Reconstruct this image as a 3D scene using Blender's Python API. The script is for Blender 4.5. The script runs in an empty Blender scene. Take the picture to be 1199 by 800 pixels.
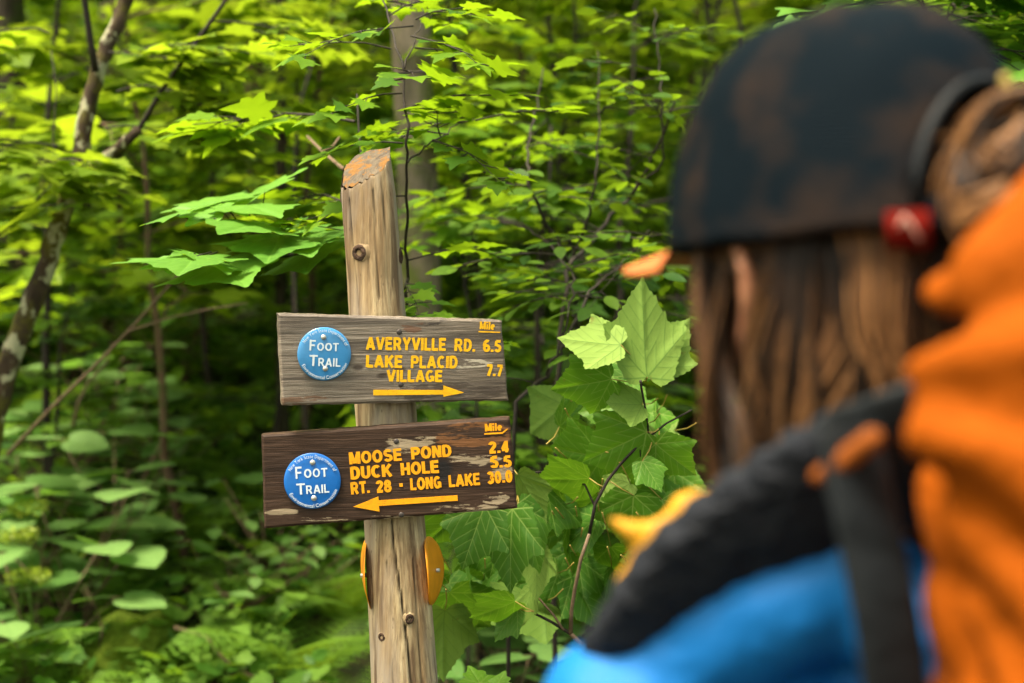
import bpy, bmesh, math, random
import numpy as np
from mathutils import Vector, Matrix, noise

SC = bpy.context.scene
COL = SC.collection
R = math.radians
rng = np.random.default_rng(7)

# ------------------------------------------------------------------ camera
CAMZ = 1.55
PITCH = R(4.0)
FP = 50.0 / 36.0 * 1199.0
CF = Vector((0, math.cos(PITCH), -math.sin(PITCH)))
CU = Vector((0, math.sin(PITCH), math.cos(PITCH)))
CX = Vector((1, 0, 0))
C0 = Vector((0, 0, CAMZ))
cam = bpy.data.objects.new('camera', bpy.data.cameras.new('camera'))
COL.objects.link(cam)
cam.location = C0
cam.rotation_euler = (math.pi / 2 - PITCH, 0, 0)
cam.data.lens = 50
cam.data.sensor_width = 36
cam.data.clip_start = 0.05
cam.data.clip_end = 600
cam.data.dof.use_dof = True
cam.data.dof.focus_distance = 2.0
cam.data.dof.aperture_fstop = 3.2
cam.data.dof.aperture_blades = 9
SC.camera = cam


def P(px, py, d):
    """a point in the place, read off the picture at a chosen real distance"""
    return C0 + CX * ((px - 599.5) / FP * d) + CU * ((400 - py) / FP * d) + CF * d


def project(p):
    v = Vector(p) - C0
    d = v.dot(CF)
    return 599.5 + v.dot(CX) / d * FP, 400 - v.dot(CU) / d * FP, d


# ------------------------------------------------------------------ tagging
def tag(o, label=None, cat=None, group=None, kind=None):
    if label: o['label'] = label
    if cat: o['category'] = cat
    if group: o['group'] = group
    if kind: o['kind'] = kind
    return o


def empty(name, loc=(0, 0, 0), rz=0):
    o = bpy.data.objects.new(name, None)
    o.location = loc
    o.rotation_euler = (0, 0, rz)
    o.empty_display_size = 0.1
    COL.objects.link(o)
    return o


def copy_tree(o, parent=None):
    c = o.copy()
    COL.objects.link(c)
    c.parent = parent
    for ch in list(o.children):
        copy_tree(ch, c)
    return c


# ------------------------------------------------------------------ mesh collector
class MB:
    """collects tris / quads and links them as one mesh"""
    def __init__(self):
        self.v = []; self.t = []; self.q = []; self.n = 0
        self.tm = []; self.qm = []; self.tint = []; self.vein = []; self.lx = []; self.ly = []

    def add(self, verts, tris=None, quads=None, mat=0, tint=0.5, vein=None, lxy=None):
        verts = np.asarray(verts, float).reshape(-1, 3)
        self.v.append(verts)
        if tris is not None and len(tris):
            tris = np.asarray(tris, int).reshape(-1, 3)
            self.t.append(tris + self.n); self.tm.append(np.full(len(tris), mat, int))
        if quads is not None and len(quads):
            quads = np.asarray(quads, int).reshape(-1, 4)
            self.q.append(quads + self.n); self.qm.append(np.full(len(quads), mat, int))
        self.tint.append(np.broadcast_to(np.asarray(tint, float), (len(verts),)).copy())
        self.vein.append(np.zeros(len(verts)) if vein is None else np.broadcast_to(np.asarray(vein, float), (len(verts),)).copy())
        z = np.zeros(len(verts))
        self.lx.append(z if lxy is None else lxy[0]); self.ly.append(z if lxy is None else lxy[1])
        self.n += len(verts)

    def inst(self, tmpl, M, tint, mat=0):
        """tmpl=(verts, tris, vein); M (K,3,4) affine; tint (K,)"""
        V, T, ve = tmpl
        M = np.asarray(M, float); K = len(M); N = len(V)
        if K == 0: return
        W = np.einsum('kij,nj->kni', M[:, :, :3], V) + M[:, None, :, 3]
        T2 = (T[None] + (np.arange(K) * N)[:, None, None]).reshape(-1, 3)
        self.add(W.reshape(-1, 3), tris=T2, mat=mat, tint=np.repeat(np.asarray(tint, float), N), vein=np.tile(ve, K), lxy=(np.tile(V[:, 0], K), np.tile(V[:, 1], K)))

    def tube(self, pts, rad, sides=6, mat=0, tint=0.5, cap=True, wob=0.0):
        pts = np.asarray([tuple(p) for p in pts], float)
        n = len(pts)
        rad = np.broadcast_to(np.asarray(rad, float), (n,)) if np.ndim(rad) == 0 or len(np.atleast_1d(rad)) == n \
            else np.interp(np.linspace(0, 1, n), np.linspace(0, 1, len(rad)), rad)
        T = np.gradient(pts, axis=0)
        T /= np.linalg.norm(T, axis=1)[:, None] + 1e-12
        ref = np.array([0.0, 0, 1]) if abs(T[0][2]) < 0.85 else np.array([1.0, 0, 0])
        u = np.cross(T[0], ref); u /= np.linalg.norm(u)
        V = []
        a = np.arange(sides) / sides * 2 * math.pi
        for i in range(n):
            u = u - T[i] * u.dot(T[i]); u /= np.linalg.norm(u) + 1e-12
            w = np.cross(T[i], u)
            r = rad[i] * (1 + wob * rng.normal(size=(sides, 1))) if wob else rad[i]
            V.append(pts[i] + r * (np.cos(a)[:, None] * u + np.sin(a)[:, None] * w))
        V = np.concatenate(V)
        Q = []
        for i in range(n - 1):
            for k in range(sides):
                k2 = (k + 1) % sides
                Q.append((i * sides + k, i * sides + k2, (i + 1) * sides + k2, (i + 1) * sides + k))
        tris = []
        if cap:
            V = np.vstack([V, pts[0], pts[-1]])
            for k in range(sides):
                k2 = (k + 1) % sides
                tris.append((n * sides, k2, k))
                tris.append((n * sides + 1, (n - 1) * sides + k, (n - 1) * sides + k2))
        self.add(V, tris=tris, quads=Q, mat=mat, tint=tint)

    def mesh(self, name, mats, smooth=True):
        me = bpy.data.meshes.new(name)
        V = np.concatenate(self.v)
        T = np.concatenate(self.t) if self.t else np.zeros((0, 3), int)
        Q = np.concatenate(self.q) if self.q else np.zeros((0, 4), int)
        me.vertices.add(len(V)); me.vertices.foreach_set('co', V.ravel())
        me.loops.add(T.size + Q.size)
        me.loops.foreach_set('vertex_index', np.concatenate([T.ravel(), Q.ravel()]).astype(np.int32))
        me.polygons.add(len(T) + len(Q))
        st = np.concatenate([np.arange(len(T)) * 3, T.size + np.arange(len(Q)) * 4]).astype(np.int32)
        me.polygons.foreach_set('loop_start', st)
        mi = np.concatenate(([np.concatenate(self.tm)] if self.tm else []) + ([np.concatenate(self.qm)] if self.qm else []))
        me.polygons.foreach_set('material_index', mi.astype(np.int32))
        me.polygons.foreach_set('use_smooth', np.full(len(mi), smooth))
        me.update(calc_edges=True)
        me.validate()
        if len(me.vertices) == len(V):
            a = me.attributes.new('tint', 'FLOAT', 'POINT'); a.data.foreach_set('value', np.concatenate(self.tint))
            a = me.attributes.new('vein', 'FLOAT', 'POINT'); a.data.foreach_set('value', np.concatenate(self.vein))
            lx = np.concatenate(self.lx)
            if lx.any():
                a = me.attributes.new('leaf_x', 'FLOAT', 'POINT'); a.data.foreach_set('value', lx)
                a = me.attributes.new('leaf_y', 'FLOAT', 'POINT'); a.data.foreach_set('value', np.concatenate(self.ly))
        for m in (mats if isinstance(mats, (list, tuple)) else [mats]): me.materials.append(m)
        return me

    def build(self, name, mats, parent=None, smooth=True):
        o = bpy.data.objects.new(name, self.mesh(name, mats, smooth))
        COL.objects.link(o)
        if parent: o.parent = parent
        return o


def link_mesh(name, me, parent=None):
    o = bpy.data.objects.new(name, me)
    COL.objects.link(o)
    if parent: o.parent = parent
    return o


def from_eval(o, name, mats):
    """apply modifiers of a temporary object and drop it"""
    dg = bpy.context.evaluated_depsgraph_get()
    dg.update()
    me = bpy.data.meshes.new_from_object(o.evaluated_get(dg))
    me.name = name
    bpy.data.objects.remove(o)
    me.materials.clear()
    for m in (mats if isinstance(mats, (list, tuple)) else [mats]): me.materials.append(m)
    for p in me.polygons: p.use_smooth = True
    return me


# ------------------------------------------------------------------ materials
def new_mat(name):
    m = bpy.data.materials.new(name); m.use_nodes = True
    nt = m.node_tree; nt.nodes.clear()
    out = nt.nodes.new('ShaderNodeOutputMaterial')
    return m, nt, out


class NT:
    def __init__(s, nt): s.nt = nt

    def n(s, typ, **k):
        x = s.nt.nodes.new(typ)
        ins = k.pop('i', {})
        for a, b in k.items(): setattr(x, a, b)
        for a, b in ins.items():
            if hasattr(b, 'is_linked') or isinstance(b, bpy.types.NodeSocket): s.nt.links.new(b, x.inputs[a])
            else: x.inputs[a].default_value = b
        return x

    def l(s, a, b): s.nt.links.new(a, b)

    def noise(s, vec, scale, detail=4, rough=0.55, dist=0.0):
        x = s.n('ShaderNodeTexNoise', i={'Scale': scale, 'Detail': detail, 'Roughness': rough, 'Distortion': dist})
        s.l(vec, x.inputs['Vector']); return x.outputs['Fac']

    def map(s, vec, scale=(1, 1, 1), loc=(0, 0, 0), rot=(0, 0, 0)):
        x = s.n('ShaderNodeMapping'); x.inputs['Scale'].default_value = scale
        x.inputs['Location'].default_value = loc; x.inputs['Rotation'].default_value = rot
        s.l(vec, x.inputs['Vector']); return x.outputs[0]

    def ramp(s, fac, stops, interp='LINEAR'):
        x = s.n('ShaderNodeValToRGB'); cr = x.color_ramp; cr.interpolation = interp
        while len(cr.elements) > 1: cr.elements.remove(cr.elements[-1])
        for i, (p, c) in enumerate(stops):
            e = cr.elements[0] if i == 0 else cr.elements.new(p)
            e.position = p
            e.color = (c, c, c, 1) if isinstance(c, (int, float)) else (*c, 1)
        s.l(fac, x.inputs[0]); return x.outputs[0]

    def mix(s, fac, a, b, mode='MIX'):
        x = s.n('ShaderNodeMix', data_type='RGBA', blend_type=mode)
        for sock, val in ((x.inputs[0], fac), (x.inputs[6], a), (x.inputs[7], b)):
            if isinstance(val, bpy.types.NodeSocket): s.l(val, sock)
            elif isinstance(val, (int, float)): sock.default_value = val
            else: sock.default_value = (*val, 1)
        return x.outputs[2]

    def math(s, op, a, b=None, c=None, clamp=False):
        x = s.n('ShaderNodeMath', operation=op, use_clamp=clamp)
        for k, val in enumerate((a, b, c)):
            if val is None: continue
            if isinstance(val, bpy.types.NodeSocket): s.l(val, x.inputs[k])
            else: x.inputs[k].default_value = val
        return x.outputs[0]

    def bump(s, h, strength=0.3, dist=0.01):
        x = s.n('ShaderNodeBump', i={'Strength': strength, 'Distance': dist})
        s.l(h, x.inputs['Height']); return x.outputs[0]

    def pr(s, col, rough=0.6, spec=0.4, normal=None, **k):
        x = s.n('ShaderNodeBsdfPrincipled')
        for nm, val in [('Base Color', col), ('Roughness', rough), ('Specular IOR Level', spec)] + list(k.items()):
            if isinstance(val, bpy.types.NodeSocket): s.l(val, x.inputs[nm])
            elif isinstance(val, (tuple, list)) and len(val) == 3 and 'Radius' not in nm: x.inputs[nm].default_value = (*val, 1)
            else: x.inputs[nm].default_value = val
        if normal is not None: s.l(normal, x.inputs['Normal'])
        return x.outputs[0]

    def blob(s, co, cx, cy, rx, ry):
        """soft elliptical mask (1 inside) in object x/y"""
        v = s.map(co, scale=(1 / rx, 1 / ry, 0), loc=(-cx / rx, -cy / ry, 0))
        ln = s.n('ShaderNodeVectorMath', operation='LENGTH'); s.l(v, ln.inputs[0])
        return s.math('SUBTRACT', 1.0, ln.outputs['Value'], clamp=True)


def leaf_mat(name, dark, light, trans, tmix=0.4, rough=0.42, spec=0.35, veincol=None, under=None):
    m, nt, out = new_mat(name); s = NT(nt)
    at = s.n('ShaderNodeAttribute', attribute_name='tint').outputs['Fac']
    ve = s.n('ShaderNodeAttribute', attribute_name='vein').outputs['Fac']
    tc = s.n('ShaderNodeTexCoord').outputs['Object']
    nz = s.noise(tc, 9, 3)
    f = s.math('ADD', at, s.math('MULTIPLY', s.math('SUBTRACT', nz, 0.5), 0.5), clamp=True)
    col = s.ramp(f, [(0.1, dark), (0.9, light)])
    tcol = s.mix(f, tuple(c * 0.62 for c in trans), trans)
    if under:
        bf = s.n('ShaderNodeNewGeometry').outputs['Backfacing']
        col = s.mix(s.math('MULTIPLY', bf, 0.85), col, under)
    if veincol:
        X = s.math('ABSOLUTE', s.n('ShaderNodeAttribute', attribute_name='leaf_x').outputs['Fac'])
        Y = s.n('ShaderNodeAttribute', attribute_name='leaf_y').outputs['Fac']
        rr = s.math('SQRT', s.math('ADD', s.math('MULTIPLY', X, X), s.math('MULTIPLY', Y, Y)))
        an = s.math('ARCTAN2', X, Y)
        da = None
        for a0 in (0.0, .88, 1.66):
            q = s.math('ABSOLUTE', s.math('SUBTRACT', an, a0)); da = q if da is None else s.math('MINIMUM', da, q)
        perp = s.math('MULTIPLY', rr, s.math('SINE', da)); along = s.math('MULTIPLY', rr, s.math('COSINE', da))
        main = s.math('SUBTRACT', 1.0, s.math('DIVIDE', perp, s.math('ADD', .007, s.math('MULTIPLY', s.math('SUBTRACT', 1.1, rr, clamp=True), .011))), clamp=True)
        st = s.math('FRACT', s.math('MULTIPLY', s.math('SUBTRACT', along, s.math('MULTIPLY', perp, 1.15)), 5.0))
        sd = s.math('ABSOLUTE', s.math('SUBTRACT', st, .5))
        sec = s.math('MULTIPLY', s.math('SUBTRACT', 1.0, s.math('MULTIPLY', s.math('SUBTRACT', .5, sd), 11.0), clamp=True), .6)
        ve = s.math('MAXIMUM', main, sec)
        quilt = s.math('MULTIPLY', s.math('SUBTRACT', .25, s.math('MULTIPLY', sd, sd)), 1.0)
        h = s.math('SUBTRACT', s.math('ADD', quilt, s.math('MULTIPLY', s.noise(tc, 220, 4), .5)), s.math('MULTIPLY', ve, .2))
        # small blemishes and nibbled spots
        col = s.mix(s.ramp(s.noise(tc, 75, 3, .6), [(.68, 0), (.74, .6)]), col, (.13, .085, .02))
    else:
        h = s.math('MULTIPLY', s.noise(tc, 120, 2), 0.25)
    if veincol:
        col = s.mix(s.math('MULTIPLY', ve, 0.9), col, veincol)
    p = s.pr(col, rough, spec, s.bump(h, 0.35, 0.0025))
    t = s.n('ShaderNodeBsdfTranslucent'); s.l(tcol, t.inputs['Color'])
    mx = s.n('ShaderNodeMixShader', i={'Fac': tmix}); s.l(p, mx.inputs[1]); s.l(t.outputs[0], mx.inputs[2])
    s.l(mx.outputs[0], out.inputs[0])
    return m


def simple(name, col, rough=0.6, spec=0.4, var=0.25, scale=30, bump=0.2, bdist=0.002, **k):
    m, nt, out = new_mat(name); s = NT(nt)
    tc = s.n('ShaderNodeTexCoord').outputs['Object']
    nz = s.noise(tc, scale, 5)
    c = s.ramp(nz, [(0.25, tuple(x * (1 - var) for x in col)), (0.75, tuple(min(1, x * (1 + var)) for x in col))])
    s.l(s.pr(c, rough, spec, s.bump(nz, bump, bdist), **k), out.inputs[0])
    return m


def bark_mat(name, dark, light, moss=None, lich=None, sc=1.0):
    m, nt, out = new_mat(name); s = NT(nt)
    tc = s.n('ShaderNodeTexCoord').outputs['Object']
    g = s.noise(s.map(tc, (14 * sc, 14 * sc, 4 * sc)), 1.5, 7, 0.65)
    c = s.ramp(g, [(0.3, dark), (0.7, light)])
    if moss:
        c = s.mix(s.ramp(s.noise(tc, 5 * sc, 5, 0.7), [(0.5, 0), (0.62, 1)]), c, moss)
    if lich:
        c = s.mix(s.ramp(s.noise(s.map(tc, (1, 1, 0.7), (3, 1, 7)), 13 * sc, 4, 0.6), [(0.53, 0), (0.57, 1)]), c, lich)
    s.l(s.pr(c, 0.85, 0.2, s.bump(g, 0.7, 0.02)), out.inputs[0])
    return m


M = {}
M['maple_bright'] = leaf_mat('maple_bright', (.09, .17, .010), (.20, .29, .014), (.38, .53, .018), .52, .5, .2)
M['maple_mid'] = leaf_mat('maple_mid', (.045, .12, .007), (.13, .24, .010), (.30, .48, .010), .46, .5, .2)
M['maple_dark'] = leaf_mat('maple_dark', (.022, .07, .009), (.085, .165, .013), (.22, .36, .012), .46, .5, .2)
M['maple_near'] = leaf_mat('maple_near', (.045, .14, .010), (.11, .25, .016), (.20, .42, .015), .35, .5, .3,
                           veincol=(.26, .38, .08), under=(.13, .24, .06))
M['maple_under'] = leaf_mat('maple_under', (.12, .21, .035), (.20, .30, .06), (.24, .38, .035), .30, .65, .12,
                            veincol=(.07, .14, .025))
M['maple_sun_painted'] = leaf_mat('maple_sun_painted', (.16, .24, .008), (.34, .42, .012), (.52, .64, .02), .5, .5, .2)  # sunlight on the far slope put into a brighter, yellower leaf colour
M['hobble'] = leaf_mat('hobble', (.08, .18, .035), (.17, .29, .08), (.2, .40, .04), .35, .42, .4, veincol=(.10, .2, .06))
M['fern'] = leaf_mat('fern', (.07, .17, .016), (.16, .28, .025), (.30, .48, .02), .42, .55, .25)
M['herb'] = leaf_mat('herb', (.05, .14, .016), (.15, .27, .035), (.28, .48, .02), .42, .5, .25)
M['flower'] = leaf_mat('flower', (.12, .2, .01), (.3, .38, .02), (.3, .38, .02), .2)
M['moss'] = simple('moss', (.09, .13, .012), .95, .1, .5, 60, .8, .01)
M['twig_dark'] = simple('twig_dark', (.022, .016, .012), .75, .3, .4, 80)
M['twig_tan'] = simple('twig_tan', (.13, .085, .05), .75, .3, .4, 80)
M['petiole'] = simple('petiole', (.33, .24, .05), .5, .4, .3, 90)
M['bark_dark'] = bark_mat('bark_dark', (.015, .012, .009), (.06, .045, .03), (.04, .055, .012))
M['bark_grey'] = bark_mat('bark_grey', (.07, .06, .045), (.22, .18, .13), (.10, .12, .03))
M['bark_brown'] = bark_mat('bark_brown', (.05, .03, .02), (.16, .10, .06), (.07, .08, .02))
M['bark_lichen'] = bark_mat('bark_lichen', (.022, .015, .010), (.075, .05, .03), (.10, .09, .012), (.36, .35, .22), 1.6)


def ground_mat():
    m, nt, out = new_mat('forest_floor'); s = NT(nt)
    tc = s.n('ShaderNodeTexCoord').outputs['Object']
    a = s.noise(tc, 14, 8, .7); b = s.noise(tc, 1.1, 5)
    vo = s.n('ShaderNodeTexVoronoi', i={'Scale': 22.0}); s.l(tc, vo.inputs['Vector'])
    lit = s.ramp(vo.outputs['Color'], [(.2, (.012, .008, .005)), (.6, (.045, .024, .012)), (.95, (.10, .05, .025))])
    c = s.mix(a, lit, (.02, .016, .01))
    c = s.mix(s.ramp(b, [(.45, 0), (.6, .8)]), c, (.025, .05, .01))
    s.l(s.pr(c, .9, .2, s.bump(a, .8, .03)), out.inputs[0])
    return m


M['ground'] = ground_mat()


# ------------------------------------------------------------------ terrain
def terr(x, y):
    t = max(0.0, y - 3.0)
    z = 0.17 * t + 0.0065 * t * t if t < 30 else 0.17 * t + 5.85 + (t - 30) * 0.45
    w = min(1.0, max(0.0, (math.hypot(x, y) - 2.2) / 4.0))
    z += w * (0.22 * noise.noise(Vector((x * .35, y * .35, 3.1))) + 0.07 * noise.noise(Vector((x * 1.3, y * 1.3, 9.))))
    z += 0.02 * noise.noise(Vector((x * 4, y * 4, 2.)))
    if x < -1: z += w * 0.03 * (-1 - x) * min(1, t / 6)
    return z


def build_ground():
    mb = MB()
    g = np.concatenate([-np.geomspace(90, 8, 26), np.arange(-7.6, 7.7, .2), np.geomspace(8, 90, 26)])
    gy = np.concatenate([-np.geomspace(60, 2, 22), np.arange(-1.8, 14, .2), np.geomspace(14.3, 110, 50)])
    V = [(x, y, terr(x, y)) for y in gy for x in g]
    nx = len(g)
    Q = [(j * nx + i, j * nx + i + 1, (j + 1) * nx + i + 1, (j + 1) * nx + i) for j in range(len(gy) - 1) for i in range(nx - 1)]
    mb.add(V, quads=Q)
    o = mb.build('ground', M['ground'])
    tag(o, kind='structure')


build_ground()
# ------------------------------------------------------------------ leaf shapes
def tmpl(outline, cen=(0, .35), rings=0, veins=None, cup=.12, droop=.16, fold=.10, ripple=0.0):
    """outline: closed (x,y) list; fan or rings about cen -> (verts, tris, vein)"""
    O = np.array(outline, float); n = len(O); c = np.array(cen)
    ks = [1.0] if rings == 0 else list(np.linspace(0, 1, rings + 1)[1:])
    P2 = [c[None]]
    for k in ks: P2.append(c + (O - c) * k)
    P2 = np.concatenate(P2)
    T = [(0, 1 + i, 1 + (i + 1) % n) for i in range(n)]
    for r in range(len(ks) - 1):
        a, b = 1 + r * n, 1 + (r + 1) * n
        for i in range(n):
            j = (i + 1) % n
            T += [(a + i, b + i, b + j), (a + i, b + j, a + j)]
    x, y = P2[:, 0], P2[:, 1]
    ve = np.zeros(len(P2))
    z = -droop * y * y + fold * np.abs(x) - cup * x * x
    if veins is not None:
        d = np.full(len(P2), 9.)
        for (ax, ay, bx, by, w) in veins:
            A = np.array([ax, ay]); B = np.array([bx, by]); AB = B - A
            t = np.clip(((P2 - A) @ AB) / (AB @ AB), 0, 1)
            dd = np.linalg.norm(P2 - (A + t[:, None] * AB), axis=1) / (w * (1 - .6 * t))
            d = np.minimum(d, dd)
        ve = np.clip(1.25 - d, 0, 1)
        z = z + 0
    if ripple:
        z = z + ripple * np.sin(9 * x + 3) * np.cos(8 * y) * (np.abs(x) + y * .4)
    return np.column_stack([x, y, z]), np.array(T), ve


def tmpl_round(outline, cen=(0, .3), rings=8, na=170, teeth=.050, freq=36, cup=.10, droop=.16, ripple=.035, seed=0):
    """smooth-bladed toothed leaf: polar grid about cen, teeth only on the outermost ring"""
    O = np.array(outline, float); c = np.array(cen)
    d = O - c; th = np.arctan2(d[:, 1], d[:, 0]); r = np.hypot(d[:, 0], d[:, 1])
    k = np.argsort(th); th, r = th[k], r[k]
    t = np.linspace(-math.pi, math.pi, na, endpoint=False)
    rad = np.interp(t, np.r_[th - 2 * math.pi, th, th + 2 * math.pi], np.r_[r, r, r])
    arc = np.cumsum(np.r_[0, np.hypot(np.diff(rad), rad[1:] * np.diff(t))]); arc = arc / arc[-1]
    base = np.clip((np.abs(((t + math.pi / 2 + math.pi) % (2 * math.pi)) - math.pi) - .25) * 4, 0, 1)
    saw = (1 - ((arc * freq) % 1.0)) * (.6 + .4 * np.sin(arc * 91)) * base
    P2 = [c[None]]
    for i in range(1, rings + 1):
        f = i / rings
        rr_ = rad * f + (teeth * saw if i == rings else 0)
        P2.append(c + np.column_stack([np.cos(t), np.sin(t)]) * rr_[:, None])
    P2 = np.concatenate(P2); T = [(0, 1 + i, 1 + (i + 1) % na) for i in range(na)]
    for q in range(rings - 1):
        a, b = 1 + q * na, 1 + (q + 1) * na
        for i in range(na):
            j = (i + 1) % na
            T += [(a + i, b + i, b + j), (a + i, b + j, a + j)]
    x, y = P2[:, 0], P2[:, 1]
    z = -droop * y * y - cup * x * x + ripple * np.sin(7 * x + 1) * np.cos(6 * y) * (np.abs(x) + .4 * y)
    # blade sinks a little along the three main veins
    an = np.abs(np.arctan2(x, y)); rr_ = np.hypot(x, y)
    for a0 in (0, .88): z = z - .022 * np.exp(-((an - a0) * rr_ / .05) ** 2) * np.clip(rr_ * 2, 0, 1)
    return np.column_stack([x, y, z]), np.array(T), np.zeros(len(P2))


def mirror(half):
    """half from base (x>=0) to tip, returns closed ccw-ish outline"""
    L = [(-x, y) for x, y in half[1:-1]][::-1]
    return list(half) + L


def serrate(outline, step=.05, amp=.02):
    res = []; n = len(outline)
    for i in range(n):
        a = np.array(outline[i]); b = np.array(outline[(i + 1) % n]); d = b - a; ln = np.linalg.norm(d)
        k = max(1, int(round(ln / step)))
        nrm = np.array([d[1], -d[0]]) / (ln + 1e-9)
        for j in range(k):
            res.append(tuple(a + d * (j / k)))
            res.append(tuple(a + d * ((j + .72) / k) + nrm * amp))
    return res


MAP5 = mirror([(0, 0), (.16, -.10), (.40, -.12), (.30, .06), (.36, .14), (.66, .22), (.50, .34), (.34, .40), (.40, .52), (.33, .66), (.20, .66), (.12, .84), (0, 1.08)])
MAP3 = mirror([(0, .02), (.10, -.07), (.24, -.10), (.37, -.03), (.46, .10), (.52, .25), (.60, .42), (.67, .58), (.58, .61), (.48, .63), (.41, .67), (.34, .76), (.22, .90), (.10, 1.03), (0, 1.15)])
def chaikin(o, n=1):
    for _ in range(n):
        r = []
        for i in range(len(o)):
            a = np.array(o[i]); b = np.array(o[(i + 1) % len(o)])
            r += [tuple(a * .8 + b * .2), tuple(a * .2 + b * .8)]
        o = r
    return o


HEART = mirror([(0, .02), (.12, -.08), (.28, -.08), (.42, .06), (.48, .26), (.44, .50), (.30, .74), (.14, .90), (0, 1.0)])
OVAL = mirror([(0, 0), (.14, .12), (.24, .34), (.24, .56), (.14, .82), (0, 1.0)])
MV = [(0, 0, 0, 1.05, .022), (0, 0, .60, .46, .020), (0, 0, -.60, .46, .020), (0, 0, .36, -.02, .014), (0, 0, -.36, -.02, .014)]
for t_ in (.25, .42, .58, .74):
    for s_ in (-1, 1):
        MV.append((0, t_, s_ * (.36 - .28 * t_), t_ + .24 * (1.15 - t_), .011))
for t_ in (.35, .55, .75):
    for s_ in (-1, 1):
        bx, by = s_ * .60 * t_, .46 * t_
        MV.append((bx, by, bx + s_ * .05, by + .17 * (1.25 - t_), .010))
        MV.append((bx, by, bx + s_ * .16 * (1.2 - t_), by - .08, .010))
HV = [(0, 0, 0, .98, .02)] + [(0, t, s * (.44 - .3 * t), t + .22, .012) for t in (.05, .2, .35, .5, .65) for s in (-1, 1)]

L_FAR = tmpl(mirror([(0, 0), (.38, -.08), (.34, .12), (.62, .26), (.34, .42), (.30, .66), (0, 1.05)]))
L_MID = tmpl(MAP5)
L_MID3 = tmpl(MAP3, ripple=.05)
L_NEAR = tmpl_round(chaikin(MAP3, 2))
L_NEAR5 = tmpl_round(chaikin(MAP5, 1), teeth=.032, droop=.07, cup=.05, ripple=.03)
L_HEART = tmpl(HEART, (0, .4), 3, HV, cup=.2, droop=.12, fold=.12)
L_OVAL = tmpl(OVAL, (0, .45))


def frame_mats(base, axis, up, size, width=1.0):
    """(K,3,4) affines: y = axis, z ~ up"""
    base = np.atleast_2d(base).astype(float); K = len(base)
    y = np.atleast_2d(axis).astype(float) * np.ones((K, 1)); y = y / (np.linalg.norm(y, axis=1)[:, None] + 1e-9)
    u = np.atleast_2d(up).astype(float) * np.ones((K, 1))
    x = np.cross(y, u); x /= np.linalg.norm(x, axis=1)[:, None] + 1e-9
    z = np.cross(x, y)
    s = np.broadcast_to(np.asarray(size, float), (K,))[:, None]
    return np.stack([x * s * width, y * s, z * s, base], axis=2)


def rnd_up(g, K, tilt=.3):
    u = np.column_stack([g.normal(0, tilt, K), g.normal(0, tilt, K), np.ones(K)])
    return u / np.linalg.norm(u, axis=1)[:, None]


class Foliage:
    """twigs go to one MB, leaves to another"""
    def __init__(s, seed):
        s.g = np.random.default_rng(seed); s.tw = MB(); s.lf = MB(); s.b = []; s.a = []; s.u = []; s.s = []; s.c = []

    def leaf(s, base, axis, size, tint=None, tilt=.28):
        s.b.append(base); s.a.append(axis); s.u.append(rnd_up(s.g, 1, tilt)[0]); s.s.append(size)
        s.c.append(s.g.uniform(0, 1) if tint is None else tint)

    def spray(s, base, d, L, leaf=.09, n=6, rise=.15, droop=.25, r0=.004, side=True, tint0=None, dens=1.0):
        g = s.g; base = np.array(base, float); d = np.array(d, float); d /= np.linalg.norm(d)
        ts = np.linspace(0, 1, n + 2)
        wob = np.cumsum(g.normal(0, .03 * L, (n + 2, 3)), axis=0) * [[1, 1, .4]]
        pts = base + ts[:, None] * d * L + wob + np.array([0, 0, 1]) * (rise * L * ts - droop * L * ts ** 2)[:, None]
        s.tw.tube(pts, np.linspace(r0, r0 * .3, n + 2), 5, cap=False)
        lat = np.cross(d, [0, 0, 1]); lat /= np.linalg.norm(lat) + 1e-9
        for i in range(1, n + 2):
            t = ts[i]
            if t < .15: continue
            for sg in (-1, 1):
                if g.uniform() > .9 * dens: continue
                ang = R(g.uniform(35, 70))
                ax = d * math.cos(ang) + lat * sg * math.sin(ang) + np.array([0, 0, g.normal(-.08, .12)])
                pl = leaf * g.uniform(.3, .7)
                b2 = pts[i] + ax * pl
                sz = leaf * g.uniform(.7, 1.15) * (1 - .25 * abs(t - .5))
                if side and g.uniform() < .45 and t < .85:
                    sub = L * g.uniform(.25, .45) * (1.1 - t)
                    s.spray(pts[i], ax, sub, leaf, max(2, int(n * .45)), rise * .5, droop, r0 * .55, False, tint0, dens)
                else:
                    s.tw.tube([pts[i], b2], [.0012, .0009], 3, cap=False)
                    s.leaf(b2, ax, sz, None if tint0 is None else np.clip(tint0 + g.normal(0, .15), 0, 1))
        s.leaf(pts[-1], d + [0, 0, -.1], leaf * g.uniform(.8, 1.1))

    def flush(s, tmp, width=1.0):
        if s.b:
            s.lf.inst(tmp, frame_mats(s.b, s.a, s.u, s.s, width), s.c)


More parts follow.
